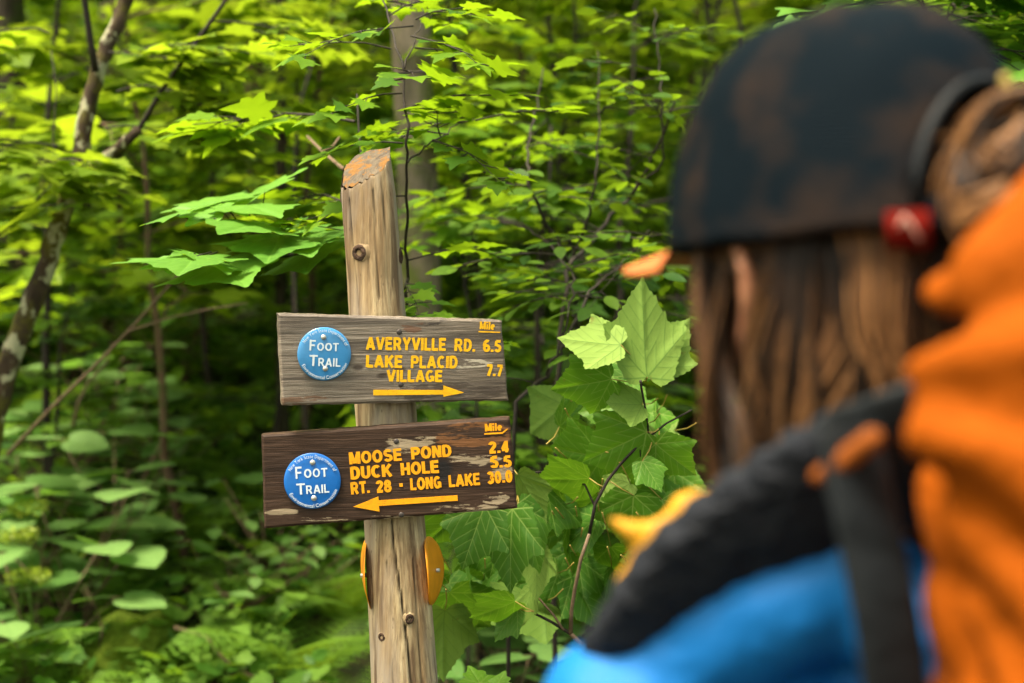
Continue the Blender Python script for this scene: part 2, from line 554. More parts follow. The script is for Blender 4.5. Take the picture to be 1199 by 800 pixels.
# ------------------------------------------------------------------ saplings (prototypes share meshes)
def sapling_meshes(name, seed, H, leafmat, barkmat, leaf=.095, nb=11, r0=.018, z0=.34, L0=.75, tmp=L_MID, lean=.12, dens=1.0):
    f = Foliage(seed); g = f.g
    n = 12; zs = np.linspace(0, 1, n)
    la = g.uniform(0, 6.28)
    pts = np.column_stack([math.cos(la) * lean * H * zs ** 1.5, math.sin(la) * lean * H * zs ** 1.5, zs * H])
    pts[1:, :2] += np.cumsum(g.normal(0, .012 * H, (n - 1, 2)), axis=0) * .6
    tk = MB(); tk.tube(pts, np.linspace(r0, r0 * .2, n), 8)
    for b in range(nb):
        t = z0 + (1 - z0) * (b + g.uniform(0, .6)) / nb
        p = np.array([np.interp(t, zs, pts[:, k]) for k in range(3)])
        a = b * 2.4 + g.uniform(-.5, .5)
        L = L0 * (1.15 - .75 * t) * g.uniform(.7, 1.25)
        f.spray(p, (math.cos(a), math.sin(a), .12), L, leaf, max(4, int(L / leaf * .9)), rise=.3, droop=.35, r0=r0 * .3, dens=dens)
    f.spray(pts[-1], (math.cos(la), math.sin(la), .6), .25, leaf, 3, r0=r0 * .2)
    f.flush(tmp)
    return tk, f


def make_sapling(kind, seed, H, leafm, barkm, **k):
    tk, f = sapling_meshes(kind, seed, H, leafm, barkm, **k)
    r = empty(kind)
    tk.build('trunk', M[barkm], r)
    br = f.tw.build('branches', M[barkm], r)
    f.lf.build('crown', M[leafm], r)
    return r


def place(proto, used, px, d, rz, sc=1.0, y=None, dz=-.02):
    p = P(px, 400, d)
    o = proto if not used.get(proto.name) else copy_tree(proto)
    used[proto.name] = True
    o.location = (p.x, p.y, terr(p.x, p.y) + dz)
    o.rotation_euler = (0, 0, rz)
    o.scale = (sc, sc, sc)
    return o


used = {}
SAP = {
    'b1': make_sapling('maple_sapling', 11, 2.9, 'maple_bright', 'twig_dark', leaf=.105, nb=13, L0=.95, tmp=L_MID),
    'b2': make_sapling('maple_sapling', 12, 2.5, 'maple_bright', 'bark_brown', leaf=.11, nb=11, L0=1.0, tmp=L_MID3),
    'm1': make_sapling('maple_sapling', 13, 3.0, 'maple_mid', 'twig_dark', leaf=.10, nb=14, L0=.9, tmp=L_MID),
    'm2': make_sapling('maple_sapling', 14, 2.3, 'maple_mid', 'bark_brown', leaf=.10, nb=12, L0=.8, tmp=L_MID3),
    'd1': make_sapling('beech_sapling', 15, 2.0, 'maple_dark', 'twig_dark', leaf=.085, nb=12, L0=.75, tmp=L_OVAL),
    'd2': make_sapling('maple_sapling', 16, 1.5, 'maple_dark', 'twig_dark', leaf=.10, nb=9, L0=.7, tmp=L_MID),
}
# px at the stem, distance, prototype, scale, rotation, label
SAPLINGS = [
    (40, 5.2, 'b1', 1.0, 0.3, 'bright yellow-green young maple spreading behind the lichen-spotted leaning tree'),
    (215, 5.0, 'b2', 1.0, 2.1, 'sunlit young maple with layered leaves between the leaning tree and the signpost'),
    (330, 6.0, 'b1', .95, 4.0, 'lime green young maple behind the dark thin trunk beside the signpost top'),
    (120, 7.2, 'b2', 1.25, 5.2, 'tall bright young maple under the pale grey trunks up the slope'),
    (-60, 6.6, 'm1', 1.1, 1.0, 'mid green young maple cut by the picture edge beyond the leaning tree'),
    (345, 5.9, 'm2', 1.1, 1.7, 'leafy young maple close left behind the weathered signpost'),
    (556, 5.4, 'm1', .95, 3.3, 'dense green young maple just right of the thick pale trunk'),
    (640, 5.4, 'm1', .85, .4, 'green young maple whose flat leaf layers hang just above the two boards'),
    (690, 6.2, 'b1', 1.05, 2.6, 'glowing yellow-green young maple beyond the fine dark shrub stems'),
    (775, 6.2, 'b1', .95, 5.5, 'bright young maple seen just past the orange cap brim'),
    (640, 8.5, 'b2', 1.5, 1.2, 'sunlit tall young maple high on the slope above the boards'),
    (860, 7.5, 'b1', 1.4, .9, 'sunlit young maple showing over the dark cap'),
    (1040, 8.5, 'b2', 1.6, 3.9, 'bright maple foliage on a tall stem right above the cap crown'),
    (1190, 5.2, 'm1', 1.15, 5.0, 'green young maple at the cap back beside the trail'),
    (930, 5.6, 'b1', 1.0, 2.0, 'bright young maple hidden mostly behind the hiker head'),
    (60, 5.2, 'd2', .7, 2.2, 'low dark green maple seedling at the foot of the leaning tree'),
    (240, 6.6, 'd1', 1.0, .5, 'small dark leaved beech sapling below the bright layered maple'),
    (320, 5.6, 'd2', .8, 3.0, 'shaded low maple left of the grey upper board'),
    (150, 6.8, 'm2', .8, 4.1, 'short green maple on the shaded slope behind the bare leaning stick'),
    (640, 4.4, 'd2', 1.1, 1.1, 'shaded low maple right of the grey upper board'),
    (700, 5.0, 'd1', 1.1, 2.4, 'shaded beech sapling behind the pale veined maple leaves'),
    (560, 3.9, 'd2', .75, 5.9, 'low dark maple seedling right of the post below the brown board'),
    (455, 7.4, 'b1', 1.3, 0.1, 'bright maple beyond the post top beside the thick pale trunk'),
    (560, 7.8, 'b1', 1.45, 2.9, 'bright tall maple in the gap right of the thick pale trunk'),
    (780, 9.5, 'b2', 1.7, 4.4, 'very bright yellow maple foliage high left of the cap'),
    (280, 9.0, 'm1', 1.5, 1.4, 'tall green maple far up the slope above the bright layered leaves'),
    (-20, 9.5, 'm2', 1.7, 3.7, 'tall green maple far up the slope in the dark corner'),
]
for (px, d, k, sc, rz, lab) in SAPLINGS:
    o = place(SAP[k], used, px, d, rz, sc)
    tag(o, lab, 'beech sapling' if k == 'd1' else 'maple sapling', 'saplings growing behind the signpost')


# ------------------------------------------------------------------ tall trees
def big_crown(seed, n=600, rad=3.4, hgt=4.0, leaf=.26):
    g = np.random.default_rng(seed); mb = MB()
    nc = 60
    cz = g.uniform(0, 1, nc); ca = g.uniform(0, 6.28, nc); cr = rad * np.sqrt(g.uniform(.03, 1, nc)) * (1.05 - .7 * cz)
    C = np.column_stack([cr * np.cos(ca), cr * np.sin(ca), cz * hgt])
    i = g.integers(0, nc, n)
    pos = C[i] + g.normal(0, 1, (n, 3)) * [.6, .6, .14]
    a = g.uniform(0, 6.28, n)
    mb.inst(L_FAR, frame_mats(pos, np.column_stack([np.cos(a), np.sin(a), g.normal(-.1, .2, n)]), rnd_up(g, n, .35), leaf * g.uniform(.7, 1.2, n)), g.uniform(0, 1, n))
    return mb, C


def trunk_mb(seed, H, r0, r1, lean=(0, 0), limbs=None, sides=16, rough=.03):
    g = np.random.default_rng(seed); mb = MB(); n = 26
    zs = np.linspace(0, 1, n)
    pts = np.column_stack([lean[0] * zs * H, lean[1] * zs * H, zs * H])
    pts[1:, :2] += np.cumsum(g.normal(0, r0 * .12, (n - 1, 2)), axis=0)
    rr = r0 + (r1 - r0) * zs; rr[0] *= 1.5; rr[1] *= 1.12
    mb.tube(pts, rr, sides, wob=rough)
    if limbs is not None:
        for c in limbs[::3]:
            t = np.clip((c[2] - .8) / H, .45, .98)
            b = np.array([np.interp(t, zs, pts[:, k]) for k in range(3)])
            m1 = (b + c) / 2 + [0, 0, .25]
            mb.tube([b, b * .6 + m1 * .4, m1, c], [r0 * .28, r0 * .2, r0 * .12, r0 * .05], 6)
    return mb


def big_tree(px, d, H, r0, bark, label, cat='tree', lean=(0, 0), seed=1, crown=True, cm='maple_mid', zc=None, name='broadleaf_tree', pt=None):
    p = P(px, 400, d) if pt is None else Vector((pt[0], pt[1], 0))
    r = empty(name, (p.x, p.y, terr(p.x, p.y) - .05))
    zc = H * .62 if zc is None else zc
    cmb, C = big_crown(seed * 7 + 3, n=160 if d < 10 else 120 if px > 440 else 260, hgt=H - zc)
    top = np.array([lean[0] * H, lean[1] * H, zc])
    limbs = C * [.8, .8, 1] + top
    trunk_mb(seed, H * .97, r0, r0 * .25, lean, limbs if crown else None).build('trunk', M[bark], r)
    if crown:
        for i in range(len(cmb.v)): cmb.v[i] = cmb.v[i] + top
        cmb.build('crown', M[cm], r)
    return tag(r, label, cat, 'tall trees on the slope')


big_tree(484, 5.2, 12, .082, 'bark_grey', 'thick pale blotchy trunk rising behind the top of the signpost', seed=3, zc=6.5)
big_tree(18, 7.5, 11, .10, 'bark_dark', 'dark thick trunk beside the lichen-spotted leaning tree', seed=4, lean=(.01, 0), zc=6)
big_tree(150, 12, 12, .19, 'bark_grey', 'wide grey trunk seen through leaves right of the leaning tree', seed=5, zc=6.5)
big_tree(197, 13, 13, .22, 'bark_grey', 'grey trunk standing close right of the wide grey trunk', seed=6, zc=7)
big_tree(303, 9, 10, .065, 'bark_brown', 'slim brown trunk behind the leaf layers left of the signpost', seed=7, zc=5.5)
big_tree(331, 5.7, 7, .025, 'bark_dark', 'thin dark straight trunk just left of the two boards', seed=8, zc=4.8, lean=(.012, 0), crown=True)
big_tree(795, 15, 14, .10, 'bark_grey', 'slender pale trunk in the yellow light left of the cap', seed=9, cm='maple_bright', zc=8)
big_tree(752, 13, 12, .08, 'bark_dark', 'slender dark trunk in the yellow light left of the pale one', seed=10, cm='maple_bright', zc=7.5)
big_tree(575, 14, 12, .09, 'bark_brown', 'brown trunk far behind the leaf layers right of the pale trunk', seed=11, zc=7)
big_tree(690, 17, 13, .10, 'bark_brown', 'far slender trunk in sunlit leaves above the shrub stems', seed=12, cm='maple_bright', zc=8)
big_tree(1090, 14, 12, .12, 'bark_dark', 'dark trunk in the leaves above the back of the cap', seed=13, zc=5.0)
big_tree(400, 16, 13, .12, 'bark_dark', 'dark distant trunk left of the signpost top', seed=14, zc=6)

# ------------------------------------------------------------------ lichen-spotted leaning tree
def leaning_tree():
    d = 3.5
    root = P(-22, 640, d); rz = terr(root.x, root.y)
    o = empty('leaning_tree', (root.x, root.y, rz))
    B = lambda px, py, dd=d: np.array(P(px, py, dd)) - np.array([root.x, root.y, rz])
    path = [B(-75, 760)] + [B(*p) for p in [(-22, 560), (-2, 462), (22, 395), (48, 330), (68, 262), (88, 208), (99, 150), (110, 92), (130, 45), (152, -4), (178, -70), (200, -200), (210, -420)]]
    path[0] = np.array([path[0][0], path[0][1], -.05])
    xs = np.linspace(0, len(path) - 1, 60)
    pp = np.column_stack([np.interp(xs, range(len(path)), [q[k] for q in path]) for k in range(3)])
    ker = np.ones(5) / 5
    for k in range(3): pp[2:-2, k] = np.convolve(pp[:, k], ker, 'valid')
    pp[1:-1] += rng.normal(0, .0025, pp[1:-1].shape)
    t = MB(); t.tube(pp, np.linspace(.031, .012, 60), 14, wob=.06)
    t.build('trunk', M['bark_lichen'], o)
    for pts, r0, r1 in (
        ([(92, 203), (118, 190), (140, 172), (162, 152)], .017, .012),
        ([(112, 200), (140, 180), (162, 152), (190, 105), (226, 55), (267, -3), (300, -60)], .0075, .0045),
        ([(112, 84), (107, 55), (102, 20), (98, -6), (90, -60)], .010, .006),
        ([(94, 196), (72, 205), (45, 232), (22, 258), (2, 273), (-30, 290)], .004, .002),
        ([(60, 60), (66, 105), (62, 165), (66, 190), (70, 205)], .0015, .0025),
    ):
        b = MB(); b.tube([B(x, y, d - .03 - .02 * i) for i, (x, y) in enumerate(pts)], np.linspace(r0, r1, len(pts)), 8, wob=.05)
        b.build('branch', M['twig_dark'] if r0 < .012 else M['bark_lichen'], o)
    f = Foliage(55)
    for (px, py, dx, L, n) in [(150, 110, 1, .30, 7), (120, 150, 1, .40, 8), (200, 125, .8, .30, 6), (30, 165, -1, .38, 8), (70, 175, -1, .3, 6), (60, 40, -1, .35, 7),
                           (10, 190, .8, .3, 7), (130, 60, 1, .3, 6), (240, 30, 1, .35, 6), (20, 100, -.6, .3, 6), (100, 240, -1, .3, 5), (170, 60, .6, .3, 6), (60, 215, 1, .22, 5)]:
        f.spray(B(px, py, d - .1), (dx, f.g.uniform(-.6, .6), .02), L, .088, n, .12, .25, .003)
    f.flush(L_MID)
    f.tw.build('twigs', M['twig_dark'], o)
    f.lf.build('crown', M['maple_bright'], o)
    tag(o, 'slanting young tree with mossy bark spotted by pale lichen', 'tree')


leaning_tree()


# ------------------------------------------------------------------ bare sticks
def stick(name, pts, d, r0, r1, mat, label, cat='branch', twigs=()):
    m = MB()
    q = [P(x, y, dd) for (x, y, dd) in [(p[0], p[1], p[2] if len(p) > 2 else d) for p in pts]]
    m.tube(q, np.linspace(r0, r1, len(q)), 8, wob=.08)
    for tw in twigs:
        m.tube([P(x, y, d) for x, y in tw], np.linspace(r1 * 1.2, r1 * .5, len(tw)), 6)
    return tag(m.build(name, M[mat]), label, cat)


stick('dead_branch', [(10, 532, 3.9), (60, 478, 3.8), (110, 430, 3.7), (160, 378, 3.6), (200, 332, 3.5), (216, 313, 3.5)], 3.5, .006, .003, 'twig_tan',
      'long bare tan stick slanting up left of the grey upper board', twigs=[[(150, 388), (200, 372), (245, 362), (290, 355)]])
stick('dead_branch', [(205, 735, 4.2), (240, 745, 4.15), (262, 772, 4.1), (290, 790, 4.05), (330, 806, 4.0)], 4.1, .006, .003, 'bark_brown',
      'brown dead branch lying among ferns at the picture bottom')
stick('dead_branch', [(95, 690, 4.4), (112, 710, 4.3), (120, 735, 4.2), (116, 760, 4.2)], 4.2, .004, .002, 'bark_brown',
      'short forked dead branch by the mossy mound', twigs=[[(112, 710), (98, 684)]])
stick('dead_branch', [(255, 725, 4.6), (310, 700, 4.6), (350, 675, 4.6), (372, 655, 4.6)], 4.6, .006, .003, 'bark_brown',
      'grey brown dead branch propped over dark ground left of the post')
stick('dead_branch', [(360, 160, 2.9), (378, 178, 2.8), (396, 193, 2.7), (402, 198, 2.65)], 2.7, .003, .004, 'twig_tan',
      'thin tan forked twig touching the top of the signpost', twigs=[[(378, 178), (390, 172), (398, 160)]])
stick('dead_branch', [(85, 500, 4.6), (92, 470, 4.6), (105, 445, 4.6), (125, 425, 4.6), (132, 400, 4.6)], 4.6, .006, .003, 'twig_tan',
      'thin crooked dry twig standing in the herbs by the leaning tree', twigs=[[(105, 445), (90, 425)]])
# ------------------------------------------------------------------ signpost materials
def post_mat():
    m, nt, out = new_mat('post_wood'); s = NT(nt)
    tc = s.n('ShaderNodeTexCoord').outputs['Object']
    g = s.noise(s.map(tc, (110, 110, 5.0)), 1.0, 10, .74, .3)
    g2 = s.noise(s.map(tc, (26, 26, 1.6), (2, 2, 2)), 1.0, 5, .6)
    fine = s.noise(s.map(tc, (300, 300, 12)), 1.0, 4)
    c = s.ramp(g, [(.30, (.07, .045, .025)), (.42, (.25, .18, .095)), (.53, (.40, .31, .175)), (.70, (.56, .46, .28))])
    c = s.mix(s.ramp(g2, [(.44, 0), (.60, .75)]), c, (.19, .115, .05))
    c = s.mix(s.ramp(fine, [(.3, .35), (.5, 0)]), c, (.10, .06, .03))
    c = s.mix(s.ramp(s.noise(s.map(tc, (18, 18, 4), (9, 1, 1)), 1.0, 4), [(.46, 0), (.60, .7)]), c, (.23, .20, .165))
    c = s.mix(s.ramp(s.noise(s.map(tc, (60, 60, 2.2), (4, 7, 1)), 1.0, 6, .6), [(.54, 0), (.64, .8)]), c, (.085, .05, .025))
    # small speckles
    vo = s.n('ShaderNodeTexVoronoi', i={'Scale': 90.0}); s.l(s.map(tc, (1, 1, .4)), vo.inputs['Vector'])
    c = s.mix(s.ramp(vo.outputs['Distance'], [(.05, .6), (.12, 0)]), c, (.08, .05, .03))
    top = s.n('ShaderNodeAttribute', attribute_name='vein').outputs['Fac']     # 1 on the sawn top
    tp = s.noise(tc, 55, 6, .7)
    tcol = s.ramp(tp, [(.35, (.045, .032, .02)), (.65, (.11, .085, .055))])
    lich = s.noise(s.map(tc, (1, 1, 1), (5.1, 0, 2.2)), 42, 6, .7)
    tcol = s.mix(s.ramp(lich, [(.50, 0), (.55, 1)]), tcol, (.15, .065, .006))
    c = s.mix(top, c, tcol)
    crack = s.n('ShaderNodeAttribute', attribute_name='tint').outputs['Fac']   # 0 = in a crack
    c = s.mix(crack, (.012, .008, .005), c)
    h = s.math('ADD', g, s.math('MULTIPLY', fine, .5))
    s.l(s.pr(c, .72, .3, s.bump(h, .55, .004)), out.inputs[0])
    return m


def board_mat(kind):
    m, nt, out = new_mat('board_' + kind); s = NT(nt)
    tc = s.n('ShaderNodeTexCoord').outputs['Object']
    wv = s.noise(tc, 14, 3)
    wx = s.n('ShaderNodeVectorMath', operation='MULTIPLY_ADD'); s.l(tc, wx.inputs[0])
    wx.inputs[1].default_value = (1, 1, 1)
    off = s.n('ShaderNodeCombineXYZ'); s.l(s.math('MULTIPLY', wv, .007), off.inputs[1]); s.l(off.outputs[0], wx.inputs[2])
    co = wx.outputs[0]
    g = s.noise(s.map(co, (9, 620, 60)), 1.0, 10, .72)
    g2 = s.noise(s.map(co, (4, 60, 30), (1, 4, 2)), 1.0, 6, .6)
    g3 = s.noise(s.map(co, (45, 240, 40), (7, 2, 2)), 1.0, 8, .72)
    w3 = s.noise(s.map(co, (9, 60, 40), (3, 8, 2)), 1.0, 3, .5)
    b = lambda *a: s.blob(tc, *a)
    thr = lambda mask, nz, k=1.0: s.ramp(s.math('MULTIPLY', s.math('MULTIPLY', mask, 3.0, clamp=True), s.math('ADD', .5, s.math('ADD', s.math('MULTIPLY', s.math('SUBTRACT', nz, .5), 2.4), s.math('MULTIPLY', s.math('SUBTRACT', w3, .5), 2.4)))), [(.44, 0), (.54, 1)])
    if kind == 'grey':
        c = s.ramp(g, [(.32, (.035, .027, .02)), (.42, (.11, .085, .065)), (.54, (.22, .18, .14)), (.72, (.42, .37, .31))])
        # browner to the right, silvered to the left
        right = s.ramp(s.n('ShaderNodeSeparateXYZ', i={0: tc}).outputs[0], [(0.0, 0), (.16, .65)])
        c = s.mix(right, c, s.mix(s.ramp(g, [(.35, 0), (.65, 1)]), (.03, .02, .014), (.19, .145, .10)))
        c = s.mix(s.ramp(g2, [(.40, .7), (.5, 0)]), c, (.06, .045, .035))
        c = s.mix(s.math('MULTIPLY', thr(b(-.10, -.062, .12, .018), g3), .8), c, (.13, .065, .035))
        c = s.mix(s.math('MULTIPLY', thr(b(.045, .060, .045, .022), g3, .8), .9), c, (.035, .025, .02))
        c = s.mix(s.math('MULTIPLY', thr(b(.030, .052, .022, .020), g3, .8), .8), c, (.14, .065, .035))
        c = s.mix(s.math('MULTIPLY', thr(b(.08, -.048, .10, .020), g3), .75), c, (.05, .035, .025))
        c = s.mix(s.math('MULTIPLY', thr(b(.095, -.008, .06, .008), g3, .5), .9), c, (.50, .44, .34))
        c = s.mix(thr(b(-.07, .066, .06, .006), g3, .4), c, (.10, .045, .02))
        knot = [(-.012, -.022), (-.045, -.010), (.012, -.014)]
        rough = .42
    else:
        c = s.ramp(g, [(.32, (.009, .005, .003)), (.5, (.042, .022, .013)), (.72, (.10, .058, .037))])
        c = s.mix(s.ramp(g2, [(.5, 0), (.62, .6)]), c, (.013, .007, .004))
        cream = (.33, .26, .17)
        c = s.mix(s.math('MULTIPLY', thr(b(.115, .052, .075, .022), g3, .6), .7), c, (.20, .085, .03))
        for a in [(.030, .047, .045, .016), (.02, .032, .03, .008), (.115, .018, .05, .014), (.105, -.052, .06, .010), (.145, -.036, .025, .012),
                  (-.145, -.052, .03, .006), (-.05, -.062, .12, .005), (.155, .0, .02, .014)]:
            c = s.mix(s.math('MULTIPLY', thr(b(*a), g3, .75), .85), c, cream)
        c = s.mix(thr(b(-.10, .067, .10, .006), g3, .4), c, (.20, .13, .015))
        kn = s.math('MULTIPLY', s.math('MULTIPLY', b(.074, .003, .016, .019), 2.2, clamp=True), 1.0)
        c = s.mix(kn, c, (.012, .010, .010))
        knot = []
        rough = .62
    for (kx, ky) in knot:
        c = s.mix(s.math('MULTIPLY', b(kx, ky, .010, .005), 2.0, clamp=True), c, (.05, .035, .025))
    h = s.math('ADD', g, s.math('MULTIPLY', g3, .7))
    s.l(s.pr(c, rough, .42 if kind == 'grey' else .22, s.bump(h, .6, .0014)), out.inputs[0])
    return m


M['post'] = post_mat()
M['board_grey'] = board_mat('grey')
M['board_brown'] = board_mat('brown')
def worn_paint(name, col):
    m, nt, out = new_mat(name); s = NT(nt)
    tc = s.n('ShaderNodeTexCoord').outputs['Object']
    n1 = s.noise(s.map(tc, (120, 700, 50)), 1.0, 6, .7); n2 = s.noise(tc, 60, 4)
    c = s.ramp(n2, [(.3, tuple(x * .78 for x in col)), (.7, col)])
    c = s.mix(s.ramp(n1, [(.34, .9), (.42, 0)]), c, (.12, .07, .03))
    s.l(s.pr(c, .55, .3, s.bump(n1, .35, .0006)), out.inputs[0]); return m


M['yellow_paint'] = worn_paint('yellow_paint', (.95, .50, .006))
M['orange_paint'] = worn_paint('orange_paint', (.92, .38, .004))
M['blue_faded'] = simple('blue_faded', (.045, .22, .48), .25, .6, .22, 35, .05, .001)
M['blue_disc'] = simple('blue_disc', (.006, .125, .46), .38, .5, .10, 60, .05, .001)
M['white_print'] = simple('white_print', (.62, .70, .76), .5, .4, .05)
M['nail'] = simple('nail', (.55, .53, .48), .35, .5, .2, 200, .1, .001, Metallic=.6)
M['screw'] = simple('screw', (.06, .05, .045), .5, .5, .4, 300, .3, .001, Metallic=.5)
M['yellow_disc'] = simple('yellow_disc', (.62, .23, .003), .5, .4, .15, 40, .1, .001)
M['knot'] = simple('knot', (.045, .025, .015), .8, .2, .6, 160, .9, .006)

# ------------------------------------------------------------------ signpost
PD = 2.0                                           # distance of the post's axis
BASEP = P(560, 1500, PD)
top_c = P(427, 205, PD); mid_c = P(474, 800, PD)
ax = (mid_c - top_c).normalized()
foot_t = (top_c.z - terr(mid_c.x, mid_c.y) + .25) / -ax.z
foot = top_c + ax * foot_t
SP = empty('signpost', (foot.x, foot.y, terr(foot.x, foot.y)))
SPL = SP.location.copy()
tag(SP, 'weathered log signpost with two wooden trail boards and round blue markers', 'signpost')


def post_profile(py):
    """centre px and half width px of the log at picture row py"""
    L = np.interp(py, [180, 230, 300, 370, 480, 610, 700, 800], [399, 401, 405, 409, 416.5, 427, 431, 435])
    Rr = np.interp(py, [180, 230, 300, 370, 480, 610, 700, 800], [456, 463, 469, 475, 487, 497, 505, 513])
    return (L + Rr) / 2, (Rr - L) / 2


def build_post():
    nr, ns = 150, 120
    rows = np.linspace(172, 800, nr)
    V = []; tint = []; vein = []
    rowsC = []
    for py in rows:
        c, hw = post_profile(py); rowsC.append((np.array(P(c, py, PD)), hw / FP * PD))
    # carry on down into the ground
    c800, r800 = rowsC[-1]
    for k in range(1, 30):
        q = c800 + np.array(ax) * k * .05; rowsC.append((q, r800 + .0004 * k))
    K = len(rowsC)
    A = np.array(ax)
    U = np.array([1., 0, 0]); U -= A * U.dot(A); U /= np.linalg.norm(U)
    W = np.cross(A, U)
    if W[1] > 0: W = -W                                     # W points at the camera
    # sawn top: slanted plane
    p0 = np.array(P(400, 221, PD - .025)); p1 = np.array(P(455, 181, PD - .005)); p2 = np.array(P(402, 186, PD + .045))
    nrm = np.cross(p1 - p0, p2 - p0); nrm /= np.linalg.norm(nrm)
    if nrm[2] < 0: nrm = -nrm
    for j, (c, r) in enumerate(rowsC):
        for i in range(ns):
            a = 2 * math.pi * i / ns
            d = U * math.cos(a) + W * math.sin(a)
            zz = c[2]
            rr = r * (1 + .035 * noise.noise(Vector((math.cos(a) * 1.6, math.sin(a) * 1.6, zz * 2.0))) + .014 * noise.noise(Vector((math.cos(a) * 9, math.sin(a) * 9, zz * 5))) + .013 * noise.noise(Vector((math.cos(a) * 26, math.sin(a) * 26, zz * 6))))
            # flattened lower right edge of the upper part
            tn = 1.0
            pw = 2 + 2.2 * min(1, max(0, (zz - P(0, 330, PD).z) / .15)); rr *= min(1.14, (abs(math.cos(a)) ** pw + abs(math.sin(a)) ** pw) ** (-1 / pw))
            # long drying crack
            yy = np.interp(zz, [P(0, 800, PD).z, P(0, 690, PD).z, P(0, 612, PD).z], [.30, .12, -.02])
            for (ac, z0, z1, w, dep) in ((math.pi / 2 - yy, -2, P(0, 606, PD).z, .024, .010), (math.pi / 2 + .62, P(0, 360, PD).z, P(0, 235, PD).z, .018, .003),
                                         (math.pi / 2 - .25, P(0, 350, PD).z, P(0, 225, PD).z, .02, .003), (math.pi / 2 + .95, -2, P(0, 640, PD).z, .018, .005), (math.pi / 2 - .62, P(0, 480, PD).z - .6, P(0, 650, PD).z, .016, .004), (math.pi / 2 + .25, P(0, 800, PD).z, P(0, 650, PD).z, .014, .003), (math.pi / 2 + .1, P(0, 366, PD).z, P(0, 290, PD).z, .014, .003), (math.pi / 2 - .55, P(0, 330, PD).z, P(0, 200, PD).z, .016, .004)):
                if z0 < zz < z1:
                    wj = ac + .05 * noise.noise(Vector((zz * 11, ac, 0)))
                    k = max(0, 1 - abs(a - wj) / (w * 1.6))
                    if k > 0: rr -= dep * k; tn = min(tn, 1 - k)
            q = c + d * rr
            V.append(q); tint.append(tn); vein.append(0)
    V = np.array(V)
    # cut by the plane: slide rows above it along the axis
    s = (V - p0) @ nrm + np.array([.003 * noise.noise(Vector((math.cos(2 * math.pi * (k % ns) / ns) * 7, math.sin(2 * math.pi * (k % ns) / ns) * 7, 1.5))) for k in range(len(V))])
    over = s > 0
    step = s / (A @ nrm)
    V[over] = V[over] - A[None] * step[over][:, None]
    vein = np.array(vein, float)
    V -= np.array(SPL)
    Q = [(j * ns + i, (j + 1) * ns + i, (j + 1) * ns + (i + 1) % ns, j * ns + (i + 1) % ns) for j in range(K - 1) for i in range(ns)]
    ov = over.reshape(K, ns)
    Q = [q for q in Q if not all(over[x] for x in q)]
    mb = MB(); mb.add(V, quads=Q, tint=tint, vein=vein)
    # cap: rings towards the middle of the cut
    ring = V[:ns]; c = ring.mean(0)
    CV = [ring * (1 - t) + c * t for t in (0, .06, .2, .4, .6, .8)]
    rr = []
    for t, R_ in zip((0, .06, .2, .4, .6, .8), CV):
        lift = np.array([.0015 * noise.noise(Vector(tuple(v * 60))) if t > .06 else 0 for v in R_])[:, None]
        rr.append(R_ + nrm * lift - nrm * (0 if t == 0 else -.0006))
    TV = np.concatenate(rr + [c[None]])
    TQ = [(k * ns + i, k * ns + (i + 1) % ns, (k + 1) * ns + (i + 1) % ns, (k + 1) * ns + i) for k in range(5) for i in range(ns)]
    TT = [(5 * ns + i, 5 * ns + (i + 1) % ns, 6 * ns) for i in range(ns)]
    mb.add(TV, quads=TQ, tris=TT, tint=1.0, vein=1.0)
    o = mb.build('post', M['post'], SP)
    # knots
    for (px, py, sx, off) in ((424, 297, .0085, 0), (399, 230, .007, 0), (471, 303, .008, 0), (482, 719, .005, 0), (450, 738, .0045, 0)):
        cpx, hw = post_profile(py)
        f = np.clip((px - cpx) / hw, -.98, .98)
        r = hw / FP * PD
        c = np.array(P(cpx, py, PD)); ang = math.acos(f)
        d = U * math.cos(ang) + W * math.sin(ang)
        kc = c + d * r * 1.0 - np.array(SPL)
        t1 = np.cross(d, A); t1 /= np.linalg.norm(t1)
        kb = MB(); n = 20; ringv = []
        for (rad, hgt) in ((1.9, -.003), (1.3, .0015), (.8, .0035), (.5, .002), (.3, -.002)):
            for i in range(n):
                a = 2 * math.pi * i / n
                jit = 1 + .18 * noise.noise(Vector((math.cos(a) * 2, math.sin(a) * 2, px + rad * 3)))
                ringv.append(kc + (t1 * math.cos(a) + A * math.sin(a) * 1.05) * sx * rad * jit + d * (hgt * sx / .0085))
        ringv.append(kc)
        kb.add(ringv, quads=[(k * n + i, k * n + (i + 1) % n, (k + 1) * n + (i + 1) % n, (k + 1) * n + i) for k in range(4) for i in range(n)],
               tris=[(4 * n + i, 4 * n + (i + 1) % n, 5 * n) for i in range(n)])
        kb.tint = [np.ones(kb.n)]; kb.qm[0][:n] = 1; 
        kb.build('knot', [M['knot'], M['post']], SP)


build_post()


# ------------------------------------------------------------------ lettering
_gc = {}


def glyphs(txt, bold=.018, ext=.03):
    key = (txt, bold)
    if key in _gc: return _gc[key]
    cu = bpy.data.curves.new('t', 'FONT'); cu.body = txt; cu.size = 1; cu.offset = bold; cu.extrude = ext; cu.resolution_u = 4
    o = bpy.data.objects.new('t', cu); COL.objects.link(o)
    dg = bpy.context.evaluated_depsgraph_get(); dg.update()
    me = bpy.data.meshes.new_from_object(o.evaluated_get(dg))
    me.calc_loop_triangles()
    V = np.array([v.co[:] for v in me.vertices]); T = np.array([t.vertices[:] for t in me.loop_triangles])
    bpy.data.objects.remove(o); bpy.data.curves.remove(cu); bpy.data.meshes.remove(me)
    _gc[key] = (V, T)
    return V, T


